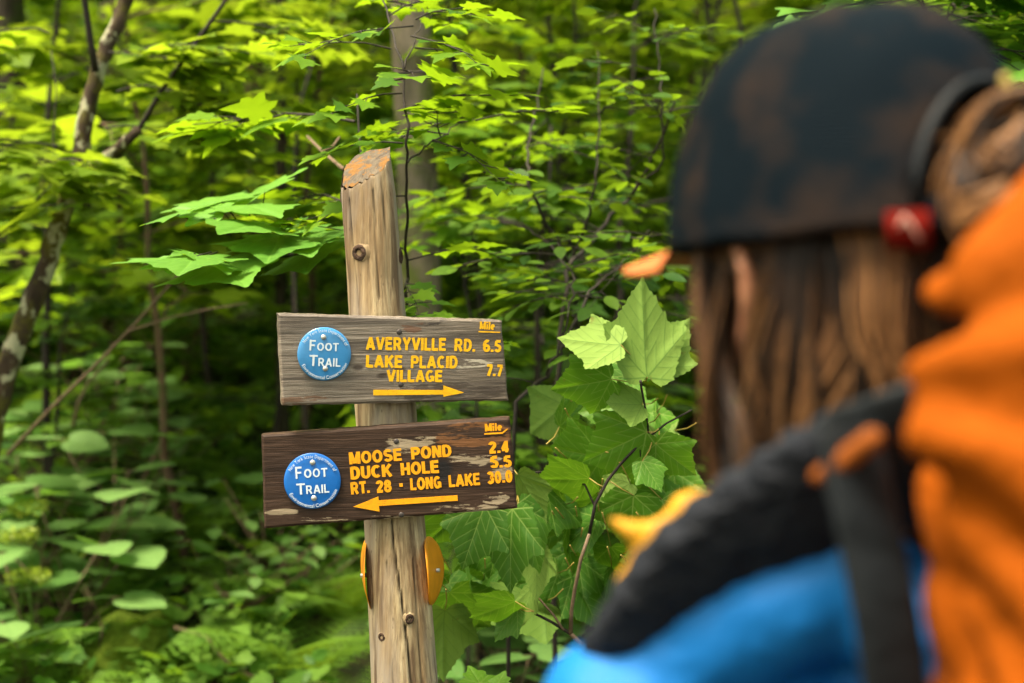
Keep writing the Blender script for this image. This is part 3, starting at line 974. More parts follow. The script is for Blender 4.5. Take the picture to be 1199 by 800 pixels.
def _arc(cx, cy, rx, ry, a0, a1, n=14):
    return [(cx + rx * math.cos(R(a0 + (a1 - a0) * i / n)), cy + ry * math.sin(R(a0 + (a1 - a0) * i / n))) for i in range(n + 1)]


_ST = [(.1, 0), (.1, 1)]
_BOWL = [(.08, .91), (.34, .91)] + _arc(.36, .68, .17, .23, 90, -90, 10) + [(.34, .45), (.08, .45)]
ROUTED = {
    'A': (.74, [[(.09, 0), (.36, .98)], [(.65, 0), (.38, .98)], [(.2, .28), (.54, .28)]]), 'V': (.72, [[(.09, 1), (.345, .03)], [(.63, 1), (.375, .03)]]),
    'E': (.6, [_ST, [(.1, .91), (.57, .91)], [(.1, .51), (.53, .51)], [(.1, .09), (.58, .09)]]), 'R': (.68, [_ST, _BOWL, [(.34, .47), (.58, 0)]]),
    'Y': (.7, [[(.08, 1), (.35, .45)], [(.62, 1), (.35, .45)], [(.35, .5), (.35, 0)]]), 'I': (.2, [_ST]), 'L': (.54, [_ST, [(.1, .09), (.54, .09)]]),
    'D': (.66, [_ST, [(.08, .91), (.28, .91)] + _arc(.30, .5, .25, .41, 90, -90) + [(.28, .09), (.08, .09)]]), 'K': (.66, [_ST, [(.58, 1), (.14, .40)], [(.28, .56), (.6, 0)]]),
    'P': (.62, [_ST, _BOWL]), 'C': (.66, [_arc(.35, .5, .25, .41, 48, 312)]), 'G': (.7, [_arc(.35, .5, .25, .41, 48, 320), [(.36, .44), (.62, .44)], [(.58, .48), (.58, .06)]]),
    'M': (.78, [_ST, [(.68, 0), (.68, 1)], [(.14, .98), (.37, .06)], [(.64, .98), (.41, .06)]]), 'O': (.72, [_arc(.36, .5, .26, .41, 0, 360, 24)]),
    'S': (.64, [_arc(.32, .71, .21, .20, 25, 268) + _arc(.32, .29, .22, .20, 88, -158)]), 'N': (.64, [_ST, [(.54, 0), (.54, 1)], [(.13, .97), (.51, .03)]]),
    'U': (.62, [[(.1, 1), (.1, .36)] + _arc(.31, .32, .21, .23, 180, 360) + [(.52, .36), (.52, 1)]]), 'H': (.64, [_ST, [(.54, 0), (.54, 1)], [(.1, .5), (.54, .5)]]),
    'F': (.58, [_ST, [(.1, .91), (.57, .91)], [(.1, .49), (.52, .49)]]), 'T': (.58, [[(.29, 0), (.29, 1)], [(0, .91), (.58, .91)]]), '0': (.54, [_arc(.27, .5, .17, .41, 0, 360, 24)]),
    '2': (.54, [_arc(.27, .70, .17, .21, 170, -30) + [(.12, .14)], [(.04, .09), (.5, .09)]]), '3': (.54, [_arc(.26, .71, .17, .20, 155, -80) + _arc(.26, .30, .18, .21, 80, -155)]),
    '4': (.54, [[(.37, 0), (.37, 1)], [(.36, .93), (.09, .30)], [(.03, .25), (.53, .25)]]), '5': (.54, [[(.47, .91), (.12, .91)], [(.14, .93), (.11, .5)], _arc(.26, .32, .18, .23, 130, -155)]),
    '6': (.54, [_arc(.27, .31, .18, .22, 0, 360, 20), _arc(.31, .5, .23, .41, 62, 185)]), '7': (.52, [[(.03, .91), (.5, .91)], [(.43, .86), (.2, 0)]]),
    '8': (.54, [_arc(.27, .72, .15, .19, 0, 360, 18), _arc(.27, .29, .18, .21, 0, 360, 18)]), '.': (.2, [[(.1, 0), (.1, .2)]]),
    'i': (.2, [[(.1, 0), (.1, .68)], [(.1, .80), (.1, 1)]]), 'l': (.2, [_ST]), 'e': (.52, [_arc(.26, .35, .18, .27, 5, 310), [(.1, .36), (.44, .36)]]),
}


def routed_text(txt, sw=.235):
    """letters as a router cuts them: strokes of one width; (verts2d+layer, tris, width)"""
    V = []; T = []; x = 0; lay = 0
    for ch in txt:
        w, strokes = ROUTED[ch]
        for st in strokes:
            p = np.array(st, float); n = len(p); lay += 1
            closed = n > 4 and np.allclose(p[0], p[-1], atol=1e-6)
            h = sw / 2 * (1 + .05 * rng.normal())
            L = []; Rr = []
            for i in range(n):
                a = p[(i - 1) % (n - 1)] if closed and i in (0, n - 1) else p[max(0, i - 1)]
                b = p[1] if closed and i in (0, n - 1) else p[min(n - 1, i + 1)]
                if closed and i in (0, n - 1): a = p[n - 2]
                d = b - a; d /= np.linalg.norm(d) + 1e-9
                nn = np.array([-d[1], d[0]])
                L.append(p[i] + nn * h); Rr.append(p[i] - nn * h)
            b0 = len(V)
            for i in range(n):
                V.append((x + L[i][0], L[i][1], lay)); V.append((x + Rr[i][0], Rr[i][1], lay))
            for i in range(n - 1):
                a = b0 + 2 * i; T += [(a, a + 1, a + 3), (a, a + 3, a + 2)]
        x += w + .085
    return np.array(V), np.array(T), x - .085


class Board:
    """a plane through the post's front, read off in picture points"""
    def __init__(s, cx, cy, d, yaw, roll=0, name='sign_board'):
        s.o = Vector(P(cx, cy, d))
        s.x = Vector((math.cos(yaw), math.sin(yaw), 0))
        s.y = Vector((0, 0, 1)); 
        s.x = s.x.normalized()
        s.n = s.x.cross(s.y)                       # toward the camera (-y)
        if roll:
            rot = Matrix.Rotation(roll, 3, s.n); s.x = rot @ s.x; s.y = rot @ s.y
        s.M = Matrix((( s.x.x, s.y.x, s.n.x, s.o.x), (s.x.y, s.y.y, s.n.y, s.o.y), (s.x.z, s.y.z, s.n.z, s.o.z), (0, 0, 0, 1)))

    def uv(s, px, py):
        r = (P(px, py, 1.0) - C0)
        t = (s.o - C0).dot(s.n) / r.dot(s.n)
        q = C0 + r * t - s.o
        return np.array([q.dot(s.x), q.dot(s.y)])

    def obj(s, mb, name, mat, parent, world=True, smooth=False):
        o = mb.build(name, mat, parent, smooth)
        if parent is SP:
            o.matrix_basis = Matrix.Translation(-SPL) @ s.M
        return o

    def text(s, mb, txt, bl, br, cap_px, bold=.03, z=0.0, ext=.0006):
        a = s.uv(*bl); b = s.uv(*br)
        V, T = glyphs(txt, bold)
        up = s.uv(bl[0], bl[1] - cap_px) - a; hgt = np.linalg.norm(up)
        H = glyphs('H', bold)[0]
        x0, x1 = V[:, 0].min(), V[:, 0].max(); y0, y1 = H[:, 1].min(), H[:, 1].max()
        e = b - a; L = np.linalg.norm(e); e = e / L; nrm = np.array([-e[1], e[0]])
        X = (V[:, 0] - x0) / (x1 - x0) * L; Y = (V[:, 1] - y0) / (y1 - y0) * hgt
        W = a + X[:, None] * e + Y[:, None] * nrm
        zz = z + (V[:, 2] > 0) * ext * 2 - ext
        mb.add(np.column_stack([W, zz]), tris=T)

    def routed(s, mb, txt, bl, br, cap_px, z=0.0, sw=.235):
        a = s.uv(*bl); b = s.uv(*br)
        V, T, Wd = routed_text(txt, sw)
        up = s.uv(bl[0], bl[1] - cap_px) - a; hgt = np.linalg.norm(up)
        e = b - a; L = np.linalg.norm(e); e = e / L; nrm = np.array([-e[1], e[0]])
        X = V[:, 0] / Wd * L; Y = V[:, 1] * hgt
        W = a + X[:, None] * e + Y[:, None] * nrm + rng.normal(0, .00008, (len(V), 2))
        mb.add(np.column_stack([W, z + V[:, 2] * .000004]), tris=T)

    def poly(s, mb, pts, z=0.0, ext=.0006):
        q = [s.uv(*p) for p in pts]; n = len(q)
        V = [(a[0], a[1], z + ext) for a in q] + [(a[0], a[1], z - ext) for a in q]
        bm = bmesh.new(); vs = [bm.verts.new(v) for v in V]
        bm.faces.new(vs[:n]); [bm.faces.new((vs[i], vs[(i + 1) % n], vs[n + (i + 1) % n], vs[n + i])) for i in range(n)]
        bmesh.ops.recalc_face_normals(bm, faces=bm.faces); bmesh.ops.triangulate(bm, faces=bm.faces); bm.verts.ensure_lookup_table()
        bm.verts.index_update()
        mb.add([v.co[:] for v in bm.verts], tris=[[v.index for v in f.verts] for f in bm.faces]); bm.free()

    def plank(s, corners, th, seed):
        """rough board: TL TR BR BL picture corners, thickness th behind the plane"""
        c = [s.uv(*p) for p in corners]
        nx, ny = 110, 40
        mb = MB(); V = []; idx = {}
        def pt(u, v):
            a = c[0] * (1 - u) + c[1] * u; b = c[3] * (1 - u) + c[2] * u
            q = a * (1 - v) + b * v
            ez = min(u, 1 - u) * 30; ew = min(v, 1 - v) * 14
            if v in (0, 1): q = q + np.array([0, .0011 * noise.noise(Vector((q[0] * 60, v * 9, seed))) + .0006 * noise.noise(Vector((q[0] * 300, v, seed)))])
            if u in (0, 1): q = q + np.array([.0012 * noise.noise(Vector((u * 5, q[1] * 70, seed))), 0])
            return q
        for side in (0, 1):
            for j in range(ny + 1):
                for i in range(nx + 1):
                    q = pt(i / nx, j / ny)
                    e = min(i, nx - i) < 1 or min(j, ny - j) < 1
                    z = (-.0018 if e else .00035 * noise.noise(Vector((q[0] * 22, q[1] * 260, seed)))) if side == 0 else (-th)
                    V.append((q[0], q[1], z))
        N = (nx + 1) * (ny + 1); Q = []
        f = lambda i, j, sd: sd * N + j * (nx + 1) + i
        for j in range(ny):
            for i in range(nx):
                Q.append((f(i, j, 0), f(i, j + 1, 0), f(i + 1, j + 1, 0), f(i + 1, j, 0)))
                Q.append((f(i, j, 1), f(i + 1, j, 1), f(i + 1, j + 1, 1), f(i, j + 1, 1)))
        for i in range(nx):
            Q.append((f(i, 0, 0), f(i + 1, 0, 0), f(i + 1, 0, 1), f(i, 0, 1))); Q.append((f(i, ny, 0), f(i, ny, 1), f(i + 1, ny, 1), f(i + 1, ny, 0)))
        for j in range(ny):
            Q.append((f(0, j, 0), f(0, j, 1), f(0, j + 1, 1), f(0, j + 1, 0))); Q.append((f(nx, j, 0), f(nx, j + 1, 0), f(nx, j + 1, 1), f(nx, j, 1)))
        mb.add(V, quads=Q)
        return mb

    def disc(s, c, rpx, dome=.0016, z=.004):
        a = s.uv(*c); r = np.linalg.norm(s.uv(c[0] + rpx, c[1]) - a); n = 64
        mb = MB(); V = [(a[0], a[1], z + dome)]
        prof = [(.3, dome * .95), (.6, dome * .7), (.85, dome * .35), (.97, 0), (1.0, -.0006), (1.0, -.0016)]
        for rr, zz in prof:
            for i in range(n):
                t = 2 * math.pi * i / n; w = .0009 * math.sin(2 * t + 1) * rr
                V.append((a[0] + r * rr * math.cos(t), a[1] + r * rr * math.sin(t), z + zz + w))
        T = [(0, 1 + i, 1 + (i + 1) % n) for i in range(n)]
        Q = [(1 + k * n + i, 1 + (k + 1) * n + i, 1 + (k + 1) * n + (i + 1) % n, 1 + k * n + (i + 1) % n) for k in range(len(prof) - 1) for i in range(n)]
        mb.add(V, tris=T, quads=Q)
        return mb, a, r

    def dome(s, px, py, rpx, z, h):
        a = s.uv(px, py); r = np.linalg.norm(s.uv(px + rpx, py) - a); n = 16; mb = MB()
        V = []
        for k in range(5):
            t = k / 4 * math.pi / 2
            for i in range(n): V.append((a[0] + r * math.cos(t) * math.cos(i / n * 6.283), a[1] + r * math.cos(t) * math.sin(i / n * 6.283), z + h * math.sin(t)))
        mb.add(V, quads=[(k * n + i, k * n + (i + 1) % n, (k + 1) * n + (i + 1) % n, (k + 1) * n + i) for k in range(4) for i in range(n)])
        return mb

    def arc(s, mb, txt, c, r, a0, a1, hgt, top=True, z=0.0):
        """letters along a circle about local point c, from angle a0 to a1 (degrees)"""
        ws = []
        for ch in txt:
            if ch == ' ': ws.append(.28); continue
            V, _ = glyphs(ch, -.002); ws.append(V[:, 0].max() - V[:, 0].min() + .11)
        tot = sum(ws); acc = 0; H = glyphs('H', .006)[0]; ch_h = H[:, 1].max() - H[:, 1].min()
        sc_y = hgt / ch_h; sc_x = abs(R(a1 - a0)) * r / tot
        for ch, w in zip(txt, ws):
            t = (acc + w / 2) / tot; acc += w
            if ch == ' ': continue
            V, T = glyphs(ch, -.002)
            X = (V[:, 0] - (V[:, 0].min() + V[:, 0].max()) / 2) * sc_x; Y = V[:, 1] * sc_y
            a = R(a0 + (a1 - a0) * t)
            er = np.array([math.cos(a), math.sin(a)]); et = np.array([math.sin(a), -math.cos(a)])
            if not top: er, et = -er, -et
            base = np.array(c) + (er if top else -er) * r
            W = base + X[:, None] * et + Y[:, None] * er
            mb.add(np.column_stack([W, z + (V[:, 2] > 0) * .0005]), tris=T)


def marker(B, c, rpx, rot, mat, label, zoff, rows):
    m, a, r = B.disc(c, rpx, z=zoff)
    d = B.obj(m, 'trail_marker', M[mat], SP, smooth=True)
    d['label'] = label
    t = MB(); zz = zoff + .0021
    for (txt, bl, br, cap) in rows: B.routed(t, txt, bl, br, cap, zz, .165 if len(txt) > 1 else .15)
    B.arc(t, 'New York State Department of', a, r * .83, 152 + rot, 22 + rot, r * .125, True, zoff + .0019)
    B.arc(t, 'Environmental Conservation', a, r * .935, 207 + rot, 338 + rot, r * .125, False, zoff + .0018)
    o = B.obj(t, 'marker_lettering', M['white_print'], d); 
    return d, a, r


# upper board
B1 = Board(458, 421, PD - .062, R(13))
p1 = B1.obj(B1.plank([(325, 367), (587.5, 375), (595.5, 469), (330, 475)], .022, 1.3), 'sign_board', M['board_grey'], SP)
p1['label'] = 'silver grey weathered upper board pointing right'
t = MB(); Z = .0007
B1.routed(t, 'AVERYVILLE', (428.5, 409.5), (522, 410.8), 14.9, Z)
B1.routed(t, 'RD.', (532, 411), (556, 411.8), 14.4, Z)
B1.routed(t, '6.5', (565.5, 411.8), (586.5, 412.4), 13.9, Z)
B1.routed(t, 'LAKE', (428.5, 430), (471, 430.8), 14.4, Z)
B1.routed(t, 'PLACID', (481, 431), (535.5, 431.2), 14.4, Z)
B1.routed(t, 'VILLAGE', (452.5, 447), (518, 447.3), 13.9, Z)
B1.routed(t, '7.7', (569, 440), (588, 440.8), 13.4, Z)
B1.routed(t, 'Mile', (561.5, 385.5), (579, 386.3), 9.2, Z, .21)
B1.poly(t, [(560.3, 387.6), (585.5, 388.6), (585.5, 389.9), (560.3, 389.2)], Z, .0002)
B1.obj(t, 'lettering', M['yellow_paint'], p1)
t = MB(); B1.poly(t, [(437, 456.4), (519, 456.8), (519, 451.2), (543.5, 459.8), (519, 464.6), (519, 462), (437, 463)], Z + .0003, .0002)
B1.obj(t, 'arrow', M['yellow_paint'], p1)
for (x, y) in ((467.5, 389), (469.5, 450.5)):
    B1.obj(B1.dome(x, y, 3.2, 0, .0012), 'screw', M['screw'], p1, smooth=True)
d1, a1, r1 = marker(B1, (379.5, 414.5), 31.3, -2, 'blue_faded', 'glossy sun-faded blue round marker on the grey board', .0035,
                    [('F', (361.5, 410), (369, 410.3), 12.5), ('OOT', (370.5, 410.4), (396, 411), 9.5), ('T', (361.5, 428), (371, 428.4), 13), ('RAIL', (372, 428.5), (398, 429.2), 9.8)])
for (x, y) in ((378.5, 394.8), (380.5, 431.5)):
    B1.obj(B1.dome(x, y, 3.2, .0045, .0022), 'nail', M['nail'], d1, smooth=True)

# lower board
B2 = Board(455, 554, PD - .060, R(4), R(0))
p2 = B2.obj(B2.plank([(306, 509.5), (597, 489), (606, 595.5), (309, 619)], .020, 8.1), 'sign_board', M['board_brown'], SP)
p2['label'] = 'dark brown lower board with peeling cream patches pointing left'
t = MB()
B2.routed(t, 'MOOSE', (409.5, 543.8), (471, 539), 14.1, Z)
B2.routed(t, 'POND', (482, 538), (529, 534.3), 13.9, Z)
B2.routed(t, 'DUCK', (411, 561.3), (459, 557.6), 14.3, Z)
B2.routed(t, 'HOLE', (470, 556.6), (514.5, 553.2), 14.3, Z)
B2.routed(t, 'RT.', (411.5, 579), (433, 577), 13.9, Z)
B2.routed(t, '28', (441, 577), (458.5, 575.6), 13.9, Z)
B2.poly(t, [(467.5, 566.2), (471.5, 566), (471.7, 569.8), (467.7, 570)], Z, .0002)
B2.routed(t, 'LONG', (481, 574), (517, 571.3), 13.9, Z)
B2.routed(t, 'LAKE', (526, 570.4), (562.5, 567.5), 13.9, Z)
B2.routed(t, '2.4', (572.5, 531), (596, 529.5), 13.5, Z)
B2.routed(t, '5.5', (574.5, 548), (599, 546.8), 13.5, Z)
B2.routed(t, '30.0', (571, 566.7), (600, 564.3), 13.9, Z)
B2.routed(t, 'Mile', (568, 505.2), (588, 504), 8.9, Z, .21)
B2.poly(t, [(567, 507.4), (588, 506), (594, 501.8), (594.4, 502.8), (588.4, 508), (567, 509)], Z, .0002)
B2.obj(t, 'lettering', M['orange_paint'], p2)
t = MB(); B2.poly(t, [(413.8, 593.3), (443, 581.3), (443.4, 585.8), (535.5, 579.8), (536, 586.2), (443.8, 592.3), (444.3, 599)], Z + .0003, .0002)
B2.obj(t, 'arrow', M['orange_paint'], p2)
for (x, y) in ((464, 517), (470, 603)):
    B2.obj(B2.dome(x, y, 3.2, 0, .0012), 'screw', M['screw'], p2, smooth=True)
d2, a2, r2 = marker(B2, (366, 563), 33.2, 2, 'blue_disc', 'deep blue round marker on the dark brown board', .0035,
                    [('F', (346.5, 560), (354.5, 559.4), 14), ('OOT', (356.5, 559.2), (384, 557.4), 10.5), ('T', (348, 578.6), (358, 578), 13), ('RAIL', (359, 577.8), (386, 576), 10)])
for (x, y) in ((366.3, 541.2), (367.8, 582.8)):
    B2.obj(B2.dome(x, y, 3.4, .0045, .0022), 'nail', M['nail'], d2, smooth=True)


# yellow discs bent round the sides of the log
def side_disc(cpx, cpy, hpx, yaw, label, bend):
    c = np.array(P(cpx, cpy, PD)) - np.array(SPL); r = hpx / FP * PD
    n = 40; mb = MB(); V = []
    a3 = np.array(ax); e = np.array([math.cos(yaw), math.sin(yaw), 0]); e -= a3 * e.dot(a3); e /= np.linalg.norm(e)
    nn = np.cross(e, a3)
    V0 = []
    for side in (0, 1):
        for k in range(1, 7):
            for i in range(n):
                t = 2 * math.pi * i / n; u = r * k / 6 * math.cos(t); v = r * k / 6 * math.sin(t)
                V0.append(c + e * u + a3 * v + nn * (bend * (v / r) ** 2 - side * .0012))
    N = 6 * n; Q = []
    for k in range(5):
        for i in range(n):
            j = (i + 1) % n
            Q.append((k * n + i, k * n + j, (k + 1) * n + j, (k + 1) * n + i)); Q.append((N + k * n + i, N + (k + 1) * n + i, N + (k + 1) * n + j, N + k * n + j))
    for i in range(n): Q.append((5 * n + i, 5 * n + (i + 1) % n, N + 5 * n + (i + 1) % n, N + 5 * n + i))
    T = []
    V0 += [c, c - nn * .0012]
    for i in range(n): T.append((2 * N, (i + 1) % n, i)); T.append((2 * N + 1, N + i, N + (i + 1) % n))
    mb.add(V0, quads=Q, tris=T)
    o = mb.build('trail_marker', M['yellow_disc'], SP); o['label'] = label
    nl = MB(); nv = []
    cc = c + nn * .001 * (1 if bend < 0 else 1)
    nl.tube([c - nn * .006, c + nn * .003], .003, 8); nl.build('nail', M['nail'], o)


side_disc(424.5, 674, 41, R(99), 'yellow disc seen edge-on on the left side of the log', -.008)
side_disc(510, 668, 40, R(80), 'yellow disc seen nearly edge-on on the right side of the log', .009)


# ------------------------------------------------------------------ near maple leaves
def near_leaf(mb_list, base, tip, d, tilt=0., dd=0., which='n', width=1.0, tint=.5, face=None, origin=None):
    """leaf from picture point base to tip, tilt about its own axis (deg), dd: how much farther the tip is (m)"""
    b = P(base[0], base[1], d); t = P(tip[0], tip[1], d + dd)
    axis = (t - b); L = axis.length / 1.12; axis.normalize()
    view = (C0 - b).normalized()
    up = view - axis * view.dot(axis); up.normalize()
    if face is not None:
        f = Vector(face); up = (f - axis * f.dot(axis)).normalized()
    up = Matrix.Rotation(R(tilt), 3, axis) @ up
    if which == 'u': up = -up
    T = {'n': L_NEAR, 'u': L_NEAR, '5': L_NEAR5}[which]
    mb_list.inst(T, frame_mats(np.array(b - origin)[None], np.array(axis)[None], np.array(up)[None], L, width), [tint])


def near_maple():
    d = 2.12
    g0 = P(775, 400, 2.3); org = Vector((g0.x, g0.y, terr(g0.x, g0.y)))
    o = empty('mountain_maple', org)
    lf = MB(); un = MB(); st = MB(); pt = MB()
    class _Br:
        def tube(self, *a, **k):
            m = MB(); m.tube(*a, **k); m.build('branch', M['twig_dark'], o)
    stemd = _Br()
    Bp = lambda x, y, dd: P(x, y, dd) - org
    st.tube([(0, 0, 0)] + [Bp(*p) for p in [(735, 830, 2.25), (697, 770, 2.2), (668, 742, 2.17)]], [.006, .0045, .004, .0036], 8)
    st.tube([Bp(*p) for p in [(668, 742, 2.17), (669, 715, 2.17), (673, 690, 2.16), (680, 655, 2.15), (690, 625, 2.15)]], [.0034, .003, .0028, .0026, .0025], 8, wob=.05)
    stemd.tube([Bp(*p) for p in [(690, 625, 2.15), (697, 590, 2.15), (712, 562, 2.15), (728, 542, 2.15), (745, 524, 2.15), (762, 510, 2.15), (780, 496, 2.15), (810, 480, 2.15)]], [.0026, .0026, .0024, .0022, .0020, .0018, .0016, .0012], 8, wob=.05)
    stemd.tube([Bp(*p) for p in [(668, 742, 2.17), (645, 728, 2.19), (625, 718, 2.2), (608, 707, 2.22)]], [.0026, .0022, .002, .0014], 6, wob=.05)
    st.tube([Bp(*p) for p in [(660, 738, 2.17), (648, 720, 2.18), (632, 702, 2.2), (622, 690, 2.2)]], [.002, .0018, .0015, .001], 6)
    stemd.tube([Bp(*p) for p in [(760, 512, 2.15), (756, 480, 2.13), (751, 455, 2.12), (750, 446, 2.11)]], [.0018, .0018, .002, .0022], 6)
    stemd.tube([Bp(*p) for p in [(750, 535, 2.15), (748, 500, 2.15), (747, 470, 2.16)]], [.001, .001, .0008], 5)
    stemd.tube([Bp(*p) for p in [(696, 592, 2.15), (685, 568, 2.17), (668, 556, 2.2), (640, 552, 2.2), (607, 555, 2.18)]], [.0018, .0016, .0014, .0012, .0009], 6)
    # (base, tip, depth, tilt, dd, kind, width, tint, petiole root)
    LV = [
        ((727, 404), (657, 404), 2.10, 38, .02, 'u', .95, .8, (751, 428)),
        ((758, 442), (743, 336), 2.12, 30, .05, 'u', .80, .5, (752, 446)),
        ((716, 444), (646, 462), 2.11, -25, .02, 'n', .95, .55, (750, 446)),
        ((742, 440), (735, 380), 2.16, 20, .05, 'n', .9, .3, (750, 450)),
        ((752, 474), (708, 476), 2.13, 30, -.02, 'u', 1.1, .3, (752, 455)),
        ((764, 430), (800, 380), 2.14, 10, .05, 'u', .9, .4, (752, 446)),
        ((757, 506), (684, 545), 2.14, -15, .02, 'n', 1.0, .6, (772, 502)),
        ((745, 500), (705, 500), 2.2, 15, .02, 'n', 1.2, .35, (765, 508)),
        ((752, 540), (776, 572), 2.12, -30, -.02, 'n', 1.0, .45, (765, 512)),
        ((768, 520), (812, 560), 2.14, 25, .0, 'n', 1.0, .6, (772, 505)),
        ((690, 560), (628, 570), 2.16, -50, .03, 'n', 1.2, .3, (706, 570)),
        ((705, 535), (640, 530), 2.22, -30, .05, 'n', 1.1, .5, (728, 542)),
        ((742, 580), (735, 648), 2.15, 12, .02, 'n', 1.15, .45, (712, 562)),
        ((738, 566), (700, 588), 2.18, 20, .0, 'u', .9, .7, (728, 545)),
        ((775, 585), (800, 640), 2.18, -15, .0, 'n', 1.0, .5, (750, 560)),
        ((568, 592), (537, 662), 2.08, 25, -.02, 'n', 1.05, .15, (600, 575)),
        ((600, 596), (590, 690), 2.10, 28, -.03, 'n', .75, .22, (606, 580)),
        ((606, 590), (640, 668), 2.12, -32, .0, 'n', .75, .25, (606, 580)),
        ((540, 598), (500, 640), 2.14, -20, .02, 'n', 1.0, .1, (560, 585)),
        ((628, 640), (634, 700), 2.16, 35, .0, 'u', .8, .3, (640, 610)),
        ((606, 556), (640, 606), 2.14, 20, .02, 'u', .75, .5, (600, 548)),
        ((640, 575), (690, 612), 2.2, -40, .03, 'n', 1.0, .2, (625, 560)),
        ((700, 606), (650, 640), 2.22, 45, .03, 'n', .95, .1, (700, 590)),
        ((603, 704), (553, 732), 2.16, -48, .02, 'n', 1.1, .75, (625, 716)),
        ((606, 712), (575, 748), 2.18, 40, .0, 'n', .9, .4, (625, 716)),
        ((622, 690), (615, 735), 2.2, 50, .0, 'u', .8, .4, (632, 702)),
        ((562, 800), (548, 776), 2.1, 35, .03, '5', 1.3, .9, (575, 830)),
        ((580, 805), (592, 782), 2.12, -35, .03, '5', 1.2, .8, (575, 830)),
        ((664, 806), (650, 786), 2.1, 30, .03, '5', 1.3, .9, (680, 830)),
        ((655, 500), (690, 470), 2.3, 40, .05, 'n', .9, .2, (640, 520)),
        ((715, 640), (745, 690), 2.25, 50, .05, 'n', 1.0, .15, (705, 600)),
        ((690, 520), (668, 565), 2.25, 35, .05, 'n', 1.0, .3, (712, 530)),
        ((760, 620), (716, 650), 2.2, 55, .05, 'n', 1.1, .3, (745, 600)),
    ]
    g = np.random.default_rng(19)
    for i in range(38):
        x, y = ((g.uniform(655, 800), g.uniform(455, 680)) if i < 22 else (g.uniform(505, 690), g.uniform(612, 720)))
        a = g.uniform(math.pi * .15, math.pi * 1.0); L = g.uniform(42, 78)
        LV.append(((x, y), (x + L * math.cos(a), y + L * math.sin(a)), g.uniform(2.22, 2.5), g.normal(0, 38), g.normal(.0, .04), 'n' if g.uniform() < .85 else 'u', 1.05, g.uniform(0, .7) if y < 600 else g.uniform(0, .25), (x - 18 * math.cos(a) + g.normal(0, 4), y - 18 * math.sin(a) - 6)))
    for (b, t, dl, tl, dd, k, w, tint, root) in LV:
        near_leaf(un if k == 'u' else lf, b, t, dl, tl, dd, k, w, tint, origin=org)
        mid = ((b[0] + root[0]) / 2 + 1.5, (b[1] + root[1]) / 2 + 2)
        (un if k == 'u' else lf).tube([Bp(root[0], root[1], d + .03), Bp(mid[0], mid[1], (d + .03 + dl) / 2), Bp(b[0], b[1], dl)], [.0011, .0009, .0008], 5, mat=1)
    st.build('stem', M['twig_tan'], o)
    lf.build('leaves', [M['maple_near'], M['petiole']], o); un.build('leaves', [M['maple_under'], M['petiole']], o)
    tag(o, 'large-leaved maple shoot with pale leaf undersides right of the boards', 'maple sapling')


near_maple()


